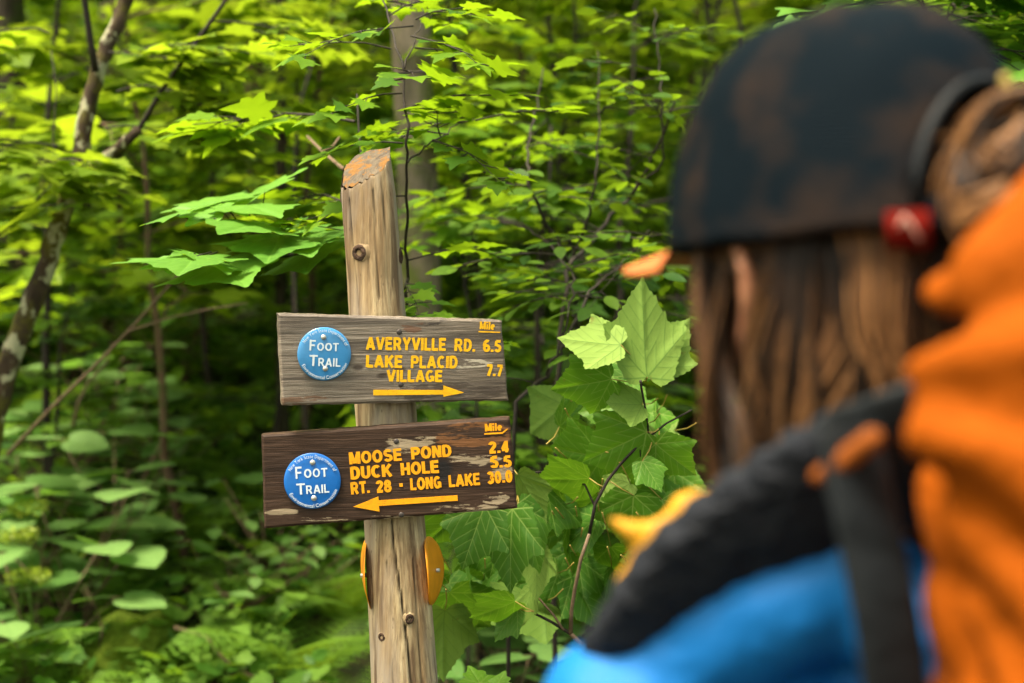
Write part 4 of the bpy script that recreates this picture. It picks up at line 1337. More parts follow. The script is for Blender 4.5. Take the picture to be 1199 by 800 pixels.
def left_spray():
    """in-focus flat maple leaves left of the post, on a twig reaching out from behind it"""
    g0 = P(470, 400, 2.55); org = Vector((g0.x, g0.y, terr(g0.x, g0.y)))
    o = empty('maple_sapling', org)
    Bp = lambda x, y, dd: P(x, y, dd) - org
    tw = MB(); lf = MB()
    tw.tube([(0, 0, 0), Bp(462, 700, 2.55), Bp(458, 500, 2.52), Bp(440, 330, 2.5), Bp(430, 250, 2.5)], [.008, .007, .006, .005, .003], 8)
    tw.tube([Bp(440, 330, 2.5), Bp(400, 283, 2.45), Bp(352, 277, 2.4), Bp(312, 268, 2.35), Bp(280, 262, 2.3), Bp(250, 256, 2.28)], [.004, .0025, .002, .0017, .0014, .001], 6)
    tw.tube([Bp(400, 283, 2.45), Bp(340, 300, 2.4), Bp(290, 305, 2.32), Bp(240, 307, 2.25), Bp(205, 312, 2.2)], [.002, .0018, .0015, .0012, .001], 6)
    LV = [((215, 304), (131, 317), 2.2, .0, .8), ((205, 303), (165, 290), 2.2, .15, .7), ((240, 300), (285, 322), 2.25, -.12, .6), ((262, 250), (165, 232), 2.3, .05, .8),
          ((270, 248), (320, 228), 2.3, .1, .9), ((300, 262), (232, 268), 2.3, -.15, .5), ((290, 240), (350, 252), 2.35, -.12, .8), ((260, 236), (212, 222), 2.35, .15, .9),
          ((320, 255), (380, 262), 2.4, -.1, .6), ((330, 275), (300, 310), 2.35, -.2, .3), ((260, 305), (300, 335), 2.3, -.2, .7), ((340, 272), (375, 300), 2.4, -.2, .4),
          ((230, 300), (195, 322), 2.2, -.15, .5), ((300, 258), (260, 285), 2.3, -.2, .6), ((350, 270), (322, 250), 2.4, .2, .7), ((310, 225), (280, 215), 2.4, .15, .8),
          ((205, 250), (180, 258), 2.3, -.1, .6), ((370, 290), (345, 322), 2.42, -.2, .2)]
    LV = [l for i, l in enumerate(LV) if i not in (8, 13)]
    g = np.random.default_rng(5)
    for (b, t, dl, dd, tint) in LV:
        up = np.array([g.normal(0, .32), g.normal(-.12, .28), 1]); t = (b[0] + (t[0] - b[0]) * .68, b[1] + (t[1] - b[1]) * .68)
        near_leaf(lf, b, t, dl, 0, dd, '5', 1.0, tint, face=tuple(up), origin=org)
        tw.tube([Bp(b[0], b[1], dl), Bp(b[0] * .75 + 300 * .25, b[1] * .7 + 270 * .3 + 4, dl + .03)], [.0009, .0011], 5)
    f = Foliage(77)
    for (x, y, dx, dy, L, n) in ((430, 250, -.4, .8, .35, 6), (420, 150, -1, .5, .35, 6)):
        f.spray(np.array(Bp(x, y, 2.5)), (dx, dy, .1), L, .085, n, .2, .3, .003)
    tw.tube([Bp(430, 250, 2.5), Bp(424, 190, 2.52), Bp(420, 150, 2.55), Bp(418, 110, 2.55)], [.003, .0026, .002, .0015], 6)
    f.flush(L_MID); f.tw.build('twigs', M['twig_dark'], o); f.lf.build('crown', M['maple_mid'], o)
    tw.build('trunk', M['twig_dark'], o); lf.build('leaves', M['maple_near5'], o)
    tag(o, 'small maple behind the post holding crisp flat green leaves out to the left', 'maple sapling')


M['maple_near5'] = leaf_mat('maple_near5', (.055, .16, .016), (.12, .28, .03), (.26, .46, .02), .36, .45, .4, veincol=(.14, .3, .04))
left_spray()


# ------------------------------------------------------------------ fine dark stemmed shrubs with dark oval leaves
def stem_shrub(name, seed, d, origin_px, stems, label, leafm='maple_dark', ls=.055, dens=.75):
    g0 = P(origin_px, 400, d); org = Vector((g0.x, g0.y, terr(g0.x, g0.y)))
    o = empty(name, org); f = Foliage(seed)
    tw = MB()
    for (pts, r0) in stems:
        q = [P(x, y, d + .12 * math.sin(i + seed)) - org for i, (x, y) in enumerate(pts)]
        if pts[0] == (0, 0): q[0] = Vector((0, 0, 0))
        k = 4 * len(q); xs = np.linspace(0, len(q) - 1, k)
        qq = np.column_stack([np.interp(xs, range(len(q)), [v[c] for v in q]) for c in range(3)])
        qq[1:-1] += f.g.normal(0, .003, (k - 2, 3))
        tw.tube(qq, np.linspace(r0, r0 * .35, k), 6)
        for i in range(int(k * .3), k):
            if f.g.uniform() < dens:
                a = f.g.uniform(0, 6.28); v = np.array([math.cos(a), math.sin(a) * .8, f.g.normal(.05, .2)])
                f.spray(qq[i], v, f.g.uniform(.10, .24), ls, 3, .1, .2, .0016, False)
    f.flush(L_OVAL if seed in (3, 4) else L_MID)
    for i in range(len(f.tw.v)): tw.add(f.tw.v[i], quads=f.tw.q[i] - sum(len(a) for a in f.tw.v[:i]) if i < len(f.tw.q) else None)
    tw.build('stems', M['twig_dark'], o)
    f.lf.build('crown', M[leafm], o)
    return tag(o, label, 'shrub', 'thin stemmed shrubs right of the signpost')


stem_shrub('shrub', 3, 3.0, 660, [
    ([(0, 0), (648, 500), (655, 400), (668, 312), (700, 275), (735, 232), (768, 180), (790, 120)], .007),
    ([(668, 312), (640, 262), (618, 215), (616, 175), (628, 130), (636, 80)], .0045),
    ([(668, 312), (690, 250), (700, 200), (702, 150), (700, 60)], .0035),
    ([(735, 232), (775, 190), (775, 110), (768, 60), (766, 10)], .003)],
    'dark forked shrub with slender arching stems between the boards and the cap brim', dens=.4)
stem_shrub('shrub', 4, 2.7, 590, [
    ([(0, 0), (600, 470), (640, 440), (688, 345), (735, 300), (760, 270)], .005),
    ([(640, 440), (665, 380), (672, 330), (650, 290), (610, 260)], .003)],
    'low dark slanting shrub stem just right of the grey upper board')
stem_shrub('shrub', 5, 2.35, 484, [
    ([(0, 0), (490, 640), (484, 480), (479, 370), (477, 300), (475, 235), (478, 165), (474, 80), (455, 20), (436, -20)], .004),
    ([(478, 190), (500, 170), (530, 150), (565, 130)], .0018),
    ([(474, 80), (490, 40), (496, 0)], .0016)],
    'upright hairline shrub stem rising right beside the post top', 'maple_mid', .05, dens=.35)
stem_shrub('shrub', 6, 3.6, 540, [
    ([(0, 0), (560, 420), (545, 330), (560, 250), (600, 180), (640, 140)], .005),
    ([(545, 330), (520, 270), (500, 220), (520, 150), (560, 90)], .003)],
    'thin arching shrub of green oval leaves between the thick pale trunk and the forked shrub', 'maple_mid', .065)
stem_shrub('shrub', 8, 2.6, 1130, [
    ([(0, 0), (1140, 400), (1120, 200), (1095, 60), (1080, 20), (1070, -30)], .004),
    ([(1095, 60), (1110, 20), (1125, 0), (1150, -20)], .0025), ([(1120, 200), (1160, 130), (1190, 75), (1210, 60)], .003)],
    'shrub with bare dark forks over the top of the cap', 'maple_near5', .10)
stem_shrub('shrub', 10, 5.0, 372, [
    ([(0, 0), (350, 420), (340, 250), (352, 120), (370, 50), (388, 8), (395, -10)], .009)],
    'dark bare stem ending in a stub high left of the post top', 'maple_bright', .06)
# ------------------------------------------------------------------ ferns
def frond(mb, g, base, az, L, arch, w=.30):
    n = 19
    d = np.array([math.cos(az), math.sin(az), 0]); lat = np.array([-d[1], d[0], 0])
    ts = np.linspace(0, 1, n)
    e0 = arch; pts = []; p = np.array(base, float); tang = []
    for i, t in enumerate(ts):
        el = e0 - 1.25 * t - .2 * t * t
        v = d * math.cos(el) + np.array([0, 0, 1]) * math.sin(el)
        pts.append(p.copy()); tang.append(v); p = p + v * L / (n - 1)
    pts = np.array(pts)
    mb.tube(pts, np.linspace(.0028, .0008, n), 4, cap=False, tint=.9)
    tint = g.uniform(.2, .8)
    V = []; T = []
    for i in range(2, n):
        t = ts[i]; pl = w * L * math.sin(math.pi * min(1, (t * .92 + .1)) ** .85) * (1 - .25 * t)
        nrm = np.cross(tang[i], lat); nrm = nrm / np.linalg.norm(nrm)
        if nrm[2] < 0: nrm = -nrm
        for s in (-1, 1):
            ax_ = lat * s * .93 + tang[i] * .36; ax_ /= np.linalg.norm(ax_)
            m = 7; pw = L / (n - 1) * .48
            for k in range(m):
                a = pts[i] + ax_ * pl * k / m - nrm * .12 * pl * (k / m) ** 2; b = pts[i] + ax_ * pl * (k + 1) / m - nrm * .12 * pl * ((k + 1) / m) ** 2
                ww = pw * (1 - k / m) ** .7
                for q in (-1, 1):
                    V += [a, b, a * .35 + b * .65 + tang[i] * q * ww - nrm * .004]
                    T.append((len(V) - 3, len(V) - 2, len(V) - 1))
    mb.add(V, tris=T, tint=np.clip(tint + g.normal(0, .06, len(V)), 0, 1))


def make_fern(seed, nf=8, L=.5):
    g = np.random.default_rng(seed); o = empty('fern'); mb = MB()
    for k in range(nf):
        frond(mb, g, (0, 0, 0), k / nf * 6.283 + g.uniform(-.3, .3), L * g.uniform(.75, 1.15), g.uniform(.9, 1.25), g.uniform(.26, .34))
    mb.build('fronds', M['fern'], o, smooth=False)
    return o


FERNS = [make_fern(21), make_fern(22, 7, .55), make_fern(23, 9, .45)]
FERN_AT = [
    (40, 4.1, 1.0, 'wide fern clump filling the bottom left corner'), (110, 3.9, .95, 'fern clump fanning out below the mossy mound'),
    (195, 4.0, .9, 'fern clump left of the brown dead branch'), (350, 4.0, 1.0, 'fern clump near the post foot right of the brown dead branch'),
    (400, 4.4, .9, 'fern clump touching the lower left of the post'), (225, 5.0, 1.05, 'yellow-green fern clump left of the brown board lower corner'),
    (290, 5.4, 1.0, 'fern clump behind the left end of the brown board'), (255, 6.2, 1.1, 'fern clump halfway up the slope left of the boards'),
    (320, 6.8, 1.0, 'fern clump farther up the slope behind the left board ends'), (130, 4.6, .8, 'small fern beside the mossy mound'),
    (300, 4.4, .8, 'small fern in the dark hollow left of the post'), (690, 3.6, .85, 'fern clump low between maple shoot and blue shoulder'),
    (640, 4.2, 1.0, 'fern clump behind the forked tan maple stem'), (730, 4.6, 1.0, 'fern clump in shade right of the maple shoot'),
    (560, 4.5, .9, 'fern clump right of the post near its foot'), (20, 6.0, 1.1, 'fern clump at the base of the leaning tree'),
    (180, 7.5, 1.1, 'highest fern clump on the shaded left slope'), (430, 3.7, .8, 'fern clump hidden low behind the post')]
for i, (px, d, sc, lab) in enumerate(FERN_AT):
    o = place(FERNS[i % 3], used, px, d + .25, i * 1.7, sc * 1.1)
    tag(o, lab, 'fern', 'ferns on the forest floor')


# ------------------------------------------------------------------ round-leaved shrubs
def make_hobble(seed, n=9, h=.35, leaf=.125, name='round_leaved_shrub', tm=None, w=.30):
    g = np.random.default_rng(seed); f = Foliage(seed)
    for k in range(n):
        a = g.uniform(0, 6.283); r = w * math.sqrt(g.uniform(.02, 1)); z = h * g.uniform(.6, 1.25)
        tip = np.array([r * math.cos(a), r * math.sin(a), z])
        f.tw.tube([(0, 0, 0), tip * [.35, .35, .55], tip], [.004, .003, .002], 5)
        b = g.uniform(0, 6.283)
        for s in (0, 1):
            ax_ = np.array([math.cos(b + s * 3.14), math.sin(b + s * 3.14), g.normal(0, .12)])
            p2 = tip + ax_ * leaf * .2
            f.tw.tube([tip, p2], [.0014, .001], 4)
            f.leaf(p2, ax_, leaf * g.uniform(.8, 1.2), tilt=.2)
    f.flush(L_HEART if tm is None else tm, 1.05)
    o = empty(name)
    f.tw.build('stems', M['twig_tan'], o); f.lf.build('leaves', M['hobble'], o)
    return o


HB = [make_hobble(31, 13, h=.42), make_hobble(32, 12, .48, .14), make_hobble(33, 12, .25, .075, 'small_leaved_shrub', L_OVAL, .3)]
HB_AT = [
    (20, 4.7, 0, 1.1, 'broad round leaves beside the yellow-green flower heads, left picture edge'), (80, 4.5, 1, 1.05, 'large round leaved shrub just right of the flower heads'),
    (60, 5.3, 0, 1.1, 'round leaved shrub behind the flower heads'), (130, 5.0, 1, 1.0, 'round leaved shrub between the flower heads and the ferns'),
    (30, 4.2, 1, .9, 'round leaved shrub low under the flower heads'), (120, 5.9, 0, 1.1, 'round leaved shrub on the slope below the bare leaning stick'),
    (180, 5.6, 1, .9, 'round leaved shrub left of the yellow-green fern'), (275, 4.6, 2, 1.1, 'shrub of small grey-green oval leaves left of the post near the bottom'),
    (310, 4.9, 2, 1.2, 'shrub of small oval leaves under the corner of the brown board'), (345, 4.7, 2, 1.0, 'small oval leaved shrub close left of the post'),
    (400, 5.2, 0, .9, 'round leaved shrub behind the post below the brown board'), (540, 3.9, 0, .8, 'round leaved shrub right of the yellow disc'),
    (610, 4.0, 0, .9, 'round leaved shrub deep in shade right of the post'), (585, 3.6, 1, .75, 'round leaved shrub at the bottom between post and maple stem'),
    (665, 4.9, 1, .9, 'round leaved shrub behind the tan forked stem'), (90, 6.8, 0, 1.2, 'round leaved shrub behind the leaning tree foot'),
    (210, 6.9, 1, 1.2, 'round leaved shrub up the left slope near the bare stick top'), (640, 6.0, 0, 1.2, 'round leaved shrub right of the grey board end'),
    (700, 5.6, 1, 1.1, 'round leaved shrub behind the pale maple undersides'), (0, 7.0, 1, 1.3, 'round leaved shrub far left up the slope')]
for i, (px, d, k, sc, lab) in enumerate(HB_AT):
    o = place(HB[k], used, px, d, i * 2.3, sc)
    tag(o, lab, 'shrub', 'low broad-leaved shrubs')

# yellow-green flower heads
def flower_heads():
    g = np.random.default_rng(9); proto = None
    for i, (px, py, d, lab) in enumerate([(32, 602, 4.4, 'upper yellow-green flower head among round leaves'), (20, 636, 4.3, 'lower left yellow-green flower head among round leaves'),
                                          (33, 684, 4.2, 'lowest yellow-green flower head above the corner ferns')]):
        p = P(px, py, d); z0 = terr(p.x, p.y); h = p.z - z0
        o = empty('flower_head', (p.x, p.y, z0))
        st = MB(); fl = MB(); st.tube([(0, 0, 0), (.01, 0, h * .6), (0, 0, h)], .0018, 5)
        n = 420; a = g.uniform(0, 6.283, n); r = .06 * np.sqrt(g.uniform(0, 1, n))
        pos = np.column_stack([r * np.cos(a), r * np.sin(a), h + .03 + .018 * g.uniform(-1, 1, n) - r * r * 4])
        for k in range(14):
            b = k / 14 * 6.28; st.tube([(0, 0, h), (.05 * math.cos(b), .05 * math.sin(b), h + .022)], .0012, 4)
        fl.inst(L_OVAL, frame_mats(pos, np.column_stack([np.cos(a), np.sin(a), g.uniform(-.3, 1, n)]), rnd_up(g, n, .7), .011), g.uniform(0, 1, n))
        st.build('stem', M['herb'], o); fl.build('florets', M['flower'], o)
        tag(o, lab, 'flower', 'yellow-green flower heads')


flower_heads()

# mossy mound
def mound():
    p = P(152, 700, 4.4); z = terr(p.x, p.y)
    bm = bmesh.new(); bmesh.ops.create_icosphere(bm, subdivisions=5, radius=1)
    for v in bm.verts:
        c = v.co.copy(); n_ = noise.noise(c * 1.7) * .25 + noise.noise(c * 6) * .07 + noise.noise(c * 20) * .02
        v.co = Vector((c.x * .19, c.y * .2, c.z * .17)) * (1 + n_)
    me = bpy.data.meshes.new('mossy_stump'); bm.to_mesh(me); bm.free(); me.materials.append(M['moss'])
    for q in me.polygons: q.use_smooth = True
    o = link_mesh('mossy_stump', me); o.location = (p.x, p.y, z + .06)
    tag(o, 'low stump mound wrapped in yellow-green moss among the ferns', 'stump')


mound()


# ------------------------------------------------------------------ uncountable plants
def herbs():
    g = np.random.default_rng(41); mb = MB()
    n = 46000
    y = 3.0 + 11 * g.uniform(0, 1, n) ** 1.3; x = g.uniform(-1, 1, n) * (y * .42 + .8)
    m = (y > 2.6)
    x = x[m]; y = y[m]
    dens = np.array([noise.noise(Vector((a * 1.1, b * 1.1, 0))) for a, b in zip(x, y)])
    k = dens > -.28; x = x[k]; y = y[k]
    z = np.array([terr(a, b) for a, b in zip(x, y)]) + g.uniform(.01, 1, len(x)) ** 1.5 * .26
    a = g.uniform(0, 6.283, len(x))
    pos = np.column_stack([x, y, z]); axs = np.column_stack([np.cos(a), np.sin(a), g.normal(0, .3, len(x))])
    up = rnd_up(g, len(x), .35); s = g.uniform(.03, .085, len(x)); t = g.uniform(0, 1, len(x))
    h = g.uniform(0, 1, len(x))
    for lo, hi, T in ((0, .5, L_OVAL), (.5, .8, L_FAR), (.8, 1.01, L_HEART)):
        q = (h >= lo) & (h < hi)
        mb.inst(T, frame_mats(pos[q], axs[q], up[q], s[q]), t[q])
    tag(mb.build('ground_cover', M['herb']), kind='stuff', label='low green herbs covering the forest floor', cat=None)


herbs()


def undergrowth(name, seed, ncl, ylo, yhi, hmax, mat, leaf, label, xf=.46, side=None, flat=.05, power=1.0, lpc=26):
    g = np.random.default_rng(seed); mb = MB()
    y = ylo + (yhi - ylo) * g.uniform(0, 1, ncl) ** power
    x = g.uniform(-1, 1, ncl) * (y * xf + 1.0)
    if side: k = side(x, y, g); x = x[k]; y = y[k]
    n = len(x)
    z = np.array([terr(a, b) for a, b in zip(x, y)]) + hmax * g.uniform(.05, 1, n)
    C = np.column_stack([x, y, z]); i = np.repeat(np.arange(n), lpc)
    N = len(i); R_ = g.uniform(.18, .42, n)
    a = g.uniform(0, 6.283, N); r = np.sqrt(g.uniform(0, 1, N)) * R_[i]
    pos = C[i] + np.column_stack([r * np.cos(a), r * np.sin(a), g.normal(0, flat, N) - r * r * .4])
    up = rnd_up(g, N, .26)
    ct = g.uniform(.1, .9, n)
    mb.inst(L_FAR, frame_mats(pos, np.column_stack([np.cos(a), np.sin(a), g.normal(-.12, .15, N)]), up, leaf * g.uniform(.7, 1.2, N)), np.clip(ct[i] + g.normal(0, .15, N), 0, 1))
    tag(mb.build(name, M[mat]), kind='stuff', label=label)


undergrowth('undergrowth', 51, 1500, 6.0, 16, 1.4, 'maple_mid', .10, 'layered green undergrowth on the near slope', power=.9)
undergrowth('undergrowth', 52, 1200, 9, 24, 3.4, 'maple_mid', .12, 'leafy green undergrowth farther up the slope', xf=.58,
            side=lambda x, y, g: (x / y < -.05) | (g.uniform(0, 1, len(x)) < .25))
undergrowth('undergrowth', 53, 2100, 9.5, 42, 6.5, 'maple_sun_painted', .17, 'far-off leaves with painted-in sunlight filling the wood behind', xf=.60,
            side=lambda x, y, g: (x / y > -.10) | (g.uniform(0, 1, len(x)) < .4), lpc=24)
# ------------------------------------------------------------------ the hiker
def skin_mat():
    m, nt, out = new_mat('skin'); s = NT(nt)
    tc = s.n('ShaderNodeTexCoord').outputs['Object']
    c = s.ramp(s.noise(tc, 30, 4), [(.3, (.26, .10, .055)), (.7, (.34, .15, .08))])
    s.l(s.pr(c, .45, .4, **{'Subsurface Weight': .15, 'Subsurface Radius': (.02, .008, .004)}), out.inputs[0]); return m


def hair_mat():
    m, nt, out = new_mat('hair'); s = NT(nt)
    at = s.n('ShaderNodeAttribute', attribute_name='tint').outputs['Fac']
    c = s.ramp(at, [(0, (.004, .0018, .0008)), (.45, (.022, .009, .0035)), (.75, (.095, .042, .015)), (1, (.32, .155, .06))])
    s.l(s.pr(c, .42, .3), out.inputs[0]); return m


def cloth_mat(name, col, scale=350, rough=.75, spec=.3, wr=9, bump=.4, var=.15, **k):
    m, nt, out = new_mat(name); s = NT(nt)
    tc = s.n('ShaderNodeTexCoord').outputs['Object']
    big = s.noise(tc, wr, 4, .5, .6); fine = s.noise(tc, scale, 3)
    c = s.ramp(fine, [(.3, tuple(x * (1 - var) for x in col)), (.7, tuple(min(1, x * (1 + var)) for x in col))])
    h = s.math('ADD', big, s.math('MULTIPLY', fine, .06))
    s.l(s.pr(c, rough, spec, s.bump(h, bump, .02), **k), out.inputs[0]); return m


def cap_mat():
    m, nt, out = new_mat('cap_mesh'); s = NT(nt)
    tc = s.n('ShaderNodeTexCoord').outputs['Object']
    st = s.n('ShaderNodeTexWave', wave_type='BANDS', bands_direction='Z', i={'Scale': 130.0, 'Distortion': .6}); s.l(tc, st.inputs['Vector'])
    n1 = s.noise(s.map(tc, (1, 1, 1), (2, 4.3, 1)), 17, 3, .5)
    c = s.ramp(n1, [(.48, (.0012, .004, .007)), (.72, (.026, .015, .010))])       # brown patches painted for the hair seen through the netting
    c = s.mix(s.math('MULTIPLY', st.outputs['Fac'], .3), c, (.004, .010, .015))
    s.l(s.pr(c, .75, .04, s.bump(st.outputs['Fac'], .5, .003), **{'Sheen Weight': .0}), out.inputs[0]); return m


M['skin'] = skin_mat(); M['hair'] = hair_mat(); M['cap'] = cap_mat()
M['bill'] = cloth_mat('bill', (.42, .115, .03), 500, .7)
M['jacket'] = cloth_mat('jacket', (.001, .115, .37), 500, .6, .25, 14, .5, .05)
M['trousers'] = cloth_mat('trousers', (.06, .055, .045), 400)
M['boot'] = cloth_mat('boot', (.06, .035, .02), 200)
M['pad'] = cloth_mat('strap_padding', (.006, .008, .013), 260, .8, .25, 60, .8)
M['webbing'] = cloth_mat('webbing', (.005, .007, .009), 500, .6, .2, 20, .3)
M['pack'] = cloth_mat('pack_fabric', (.225, .047, .0003), 420, .8, .08, 10, .9, .07)
M['tab'] = cloth_mat('tab', (.17, .045, .006), 300, .7, .1)
M['scarf'] = cloth_mat('scarf', (.46, .21, .003), 300, .6, .3)
M['tagred'] = cloth_mat('tag_red', (.085, .004, .002), 300, .8, .04)
M['eye'] = simple('eye', (.6, .55, .5), .2, .5, .05)

HY = R(25); BO = Vector((.222, .875, 0))
BRt = Vector((math.cos(HY), math.sin(HY), 0)); BF = Vector((-math.sin(HY), math.cos(HY), 0))
GZ = terr(BO.x, BO.y)
PE = empty('person', (BO.x, BO.y, GZ)); PEL = PE.location.copy()
tag(PE, 'long-haired hiker in blue jacket and dark mesh cap seen from behind reading the sign', 'person')


def Bw(x, y, z): return BO + BRt * x + BF * y + Vector((0, 0, z)) - PEL


class Lumps:
    """overlapping spheres along tapered chains, fused into one skin by a voxel remesh"""
    def __init__(s): s.bm = bmesh.new()

    def ball(s, c, r, sub=2):
        sc = Vector(r) if hasattr(r, '__len__') else Vector((r, r, r))
        bmesh.ops.create_icosphere(s.bm, subdivisions=sub, radius=1, matrix=Matrix.Translation(c) @ Matrix.Diagonal((*sc, 1)))

    def ell(s, c, r, rot, sub=3):
        bmesh.ops.create_icosphere(s.bm, subdivisions=sub, radius=1, matrix=Matrix.Translation(c) @ rot.to_4x4() @ Matrix.Diagonal((*r, 1)))

    def chain(s, pts, rs, flat=None):
        for (a, b, ra, rb) in zip(pts[:-1], pts[1:], rs[:-1], rs[1:]):
            a = Vector(a); b = Vector(b); L = (b - a).length
            n = max(1, int(L / (min(ra, rb) * .35)))
            for i in range(n + 1):
                t = i / n; s.ball(a.lerp(b, t), ra + (rb - ra) * t)

    def done(s, name, vox, mats, smooth=6, disp=None, sub=0):
        me = bpy.data.meshes.new('tmp'); s.bm.to_mesh(me); s.bm.free()
        o = bpy.data.objects.new('tmp', me); COL.objects.link(o)
        r = o.modifiers.new('r', 'REMESH'); r.mode = 'VOXEL'; r.voxel_size = vox
        sm = o.modifiers.new('s', 'SMOOTH'); sm.factor = .5; sm.iterations = smooth
        m2 = from_eval(o, name, mats)
        if disp:
            n = len(m2.vertices); co = np.zeros(n * 3); nr = np.zeros(n * 3)
            m2.vertices.foreach_get('co', co); m2.vertex_normals.foreach_get('vector', nr)
            co = co.reshape(-1, 3); nr = nr.reshape(-1, 3)
            dd = np.array([disp(c) for c in co])
            m2.vertices.foreach_set('co', (co + nr * dd[:, None]).ravel()); m2.update()
        return m2


# --- head frame
HYAW = R(27)
HC = P(993, 286, .865) - PEL                       # centre of the cap rim
HR = Vector((math.cos(HYAW), math.sin(HYAW), 0)); HF = Vector((-math.sin(HYAW), math.cos(HYAW), 0)); HU = Vector((0, 0, 1))
HP = R(-4)
HF2 = (HF * math.cos(HP) + HU * math.sin(HP)); HU2 = HR.cross(HF2)
HROT = Matrix((HR, HF2, HU2)).transposed()


def Hh(x, y, z): return HC + HR * x + HF2 * y + HU2 * z


# body: one continuous skin
b = Lumps()
b.ell(Hh(0, .0, .015), (.074, .094, .10), HROT)            # skull
b.ell(Hh(0, .035, -.05), (.062, .062, .075), HROT)         # face
b.ell(Hh(0, .055, -.105), (.040, .035, .030), HROT)        # jaw and chin
b.ball(Hh(0, .088, -.122), .016)
b.chain([Hh(0, .090, -.022), Hh(0, .104, -.052), Hh(0, .110, -.058)], [.009, .012, .011])   # nose
for s_ in (-1, 1):
    b.ball(Hh(s_ * .011, .100, -.062), .008)
    b.ball(Hh(s_ * .036, .074, -.055), .022)                # cheeks
    b.chain([Hh(s_ * .014, .092, -.014), Hh(s_ * .042, .082, -.014)], [.008, .008])           # brow
    # ear: rim, lobe, concha
    e = [Hh(s_ * .074, .012, -.012), Hh(s_ * .083, .002, -.002), Hh(s_ * .089, -.012, -.004), Hh(s_ * .090, -.019, -.020), Hh(s_ * .086, -.012, -.040), Hh(s_ * .080, .000, -.056), Hh(s_ * .075, .006, -.052)]
    b.chain(e, [.0045, .005, .005, .005, .005, .007, .006])
    b.chain([Hh(s_ * .073, .0, -.02), Hh(s_ * .079, -.008, -.028)], [.010, .009])
b.chain([Hh(-.02, .097, -.084), Hh(0, .102, -.083), Hh(.02, .097, -.084)], [.0055, .007, .0055])
b.chain([Hh(-.017, .096, -.092), Hh(0, .100, -.094), Hh(.017, .096, -.092)], [.006, .0075, .006])
nb = Bw(0, -.02, 1.36)
b.chain([Hh(0, -.012, -.06), (Hh(0, -.012, -.06) + nb) / 2, nb], [.052, .050, .060])
b.chain([Bw(0, 0, 1.30), Bw(0, 0, 1.15), Bw(0, .01, 1.02), Bw(0, 0, .90)], [.10, .105, .095, .115])
b.chain([Bw(-.155, 0, 1.285), Bw(-.06, -.01, 1.33), Bw(.06, -.01, 1.33), Bw(.155, 0, 1.285)], [.048, .055, .055, .048])
for s_ in (-1, 1):
    b.chain([Bw(s_ * .07, 0, 1.2), Bw(s_ * .07, 0, .93)], [.09, .10])
    b.chain([Bw(s_ * .09, 0, .88), Bw(s_ * .10, .02, .47), Bw(s_ * .105, -.02, .09)], [.088, .052, .036])
    b.chain([Bw(s_ * .105, -.04, .045), Bw(s_ * .115, .13, .035)], [.036, .030])
    el = Bw(s_ * .215, -.03, 1.03); wr = Bw(s_ * .20, .12, .84)
    b.chain([Bw(s_ * .165, 0, 1.275), el, wr], [.046, .036, .026])
    hd = (wr - el).normalized(); sd = BRt * s_; ph = wr + hd * .085
    b.chain([wr, wr + hd * .04 , ph], [.024, .028, .026]); b.chain([wr + hd * .05 + BF * .018, ph + BF * .028], [.016, .012]); b.chain([wr + hd * .05 - BF * .018, ph - BF * .026], [.016, .012])
    dn = Vector((0, 0, -1))
    for k, (off, ln) in enumerate(((.030, .062), (.011, .072), (-.009, .068), (-.028, .052))):
        r0 = ph + BF * off * 1.1; 
        b.chain([r0, r0 + hd * ln * .45 + BF * off * .15, r0 + (hd * .75 + dn * .4 - sd * .3) * ln * .8 + BF * off * .15, r0 + (hd * .7 + dn * .5 - sd * .6) * ln * 1.05 + BF * off * .15], [.0095, .009, .0082, .0072])
    th = wr + hd * .03 + BF * .022
    b.chain([th, th + BF * .026 + hd * .022 - sd * .01, th + BF * .034 + hd * .052 - sd * .02], [.013, .0105, .008])
me = b.done('person_body', .0055, M['skin'], 3)
link_mesh('body', me, PE)
for s_ in (-1, 1):
    e = MB(); c = np.array(Hh(s_ * .031, .079, -.032)); V = []; n = 14
    bm = bmesh.new(); bmesh.ops.create_uvsphere(bm, u_segments=14, v_segments=10, radius=.0125, matrix=Matrix.Translation(c))
    m_ = bpy.data.meshes.new('eye'); bm.to_mesh(m_); bm.free(); m_.materials.append(M['eye']); link_mesh('eye', m_, PE)
    bm = bmesh.new(); bmesh.ops.create_uvsphere(bm, u_segments=12, v_segments=8, radius=.0062, matrix=Matrix.Translation(Hh(s_ * .031, .0865, -.032)))
    m_ = bpy.data.meshes.new('iris'); bm.to_mesh(m_); bm.free(); m_.materials.append(M['bark_dark']); link_mesh('iris', m_, PE)

# strap line over the near shoulder, then the jacket that carries it
SL = [(1075, 540, .73), (1010, 552, .735), (940, 588, .745), (860, 626, .76), (790, 672, .775), (737, 728, .79), (700, 772, .81)]
SLp = [P(*q) - PEL for q in SL]
j = Lumps()
j.chain([Bw(0, 0, 1.30), Bw(0, 0, 1.15), Bw(0, .01, 1.02), Bw(0, 0, .86)], [.118, .125, .115, .13])
j.chain([Bw(-.155, 0, 1.275), Bw(-.07, -.01, 1.325), Bw(.07, -.01, 1.325), Bw(.155, 0, 1.275)], [.062, .062, .062, .062])
for s_ in (-1, 1):
    j.chain([Bw(s_ * .075, 0, 1.24), Bw(s_ * .08, 0, .86)], [.105, .115])
    j.chain([Bw(s_ * .165, 0, 1.27), Bw(s_ * .215, -.03, 1.03), Bw(s_ * .202, .105, .86)], [.062, .054, .040])
j.chain([q + Vector((.005, .034, -.060)) for q in SLp[1:]], [.036, .040, .042, .042, .042, .042])
j.chain([P(1060, 730, .76) - PEL, P(1120, 740, .76) - PEL, P(1130, 900, .76) - PEL], [.035, .04, .045])
cz = Bw(0, -.015, 1.385)
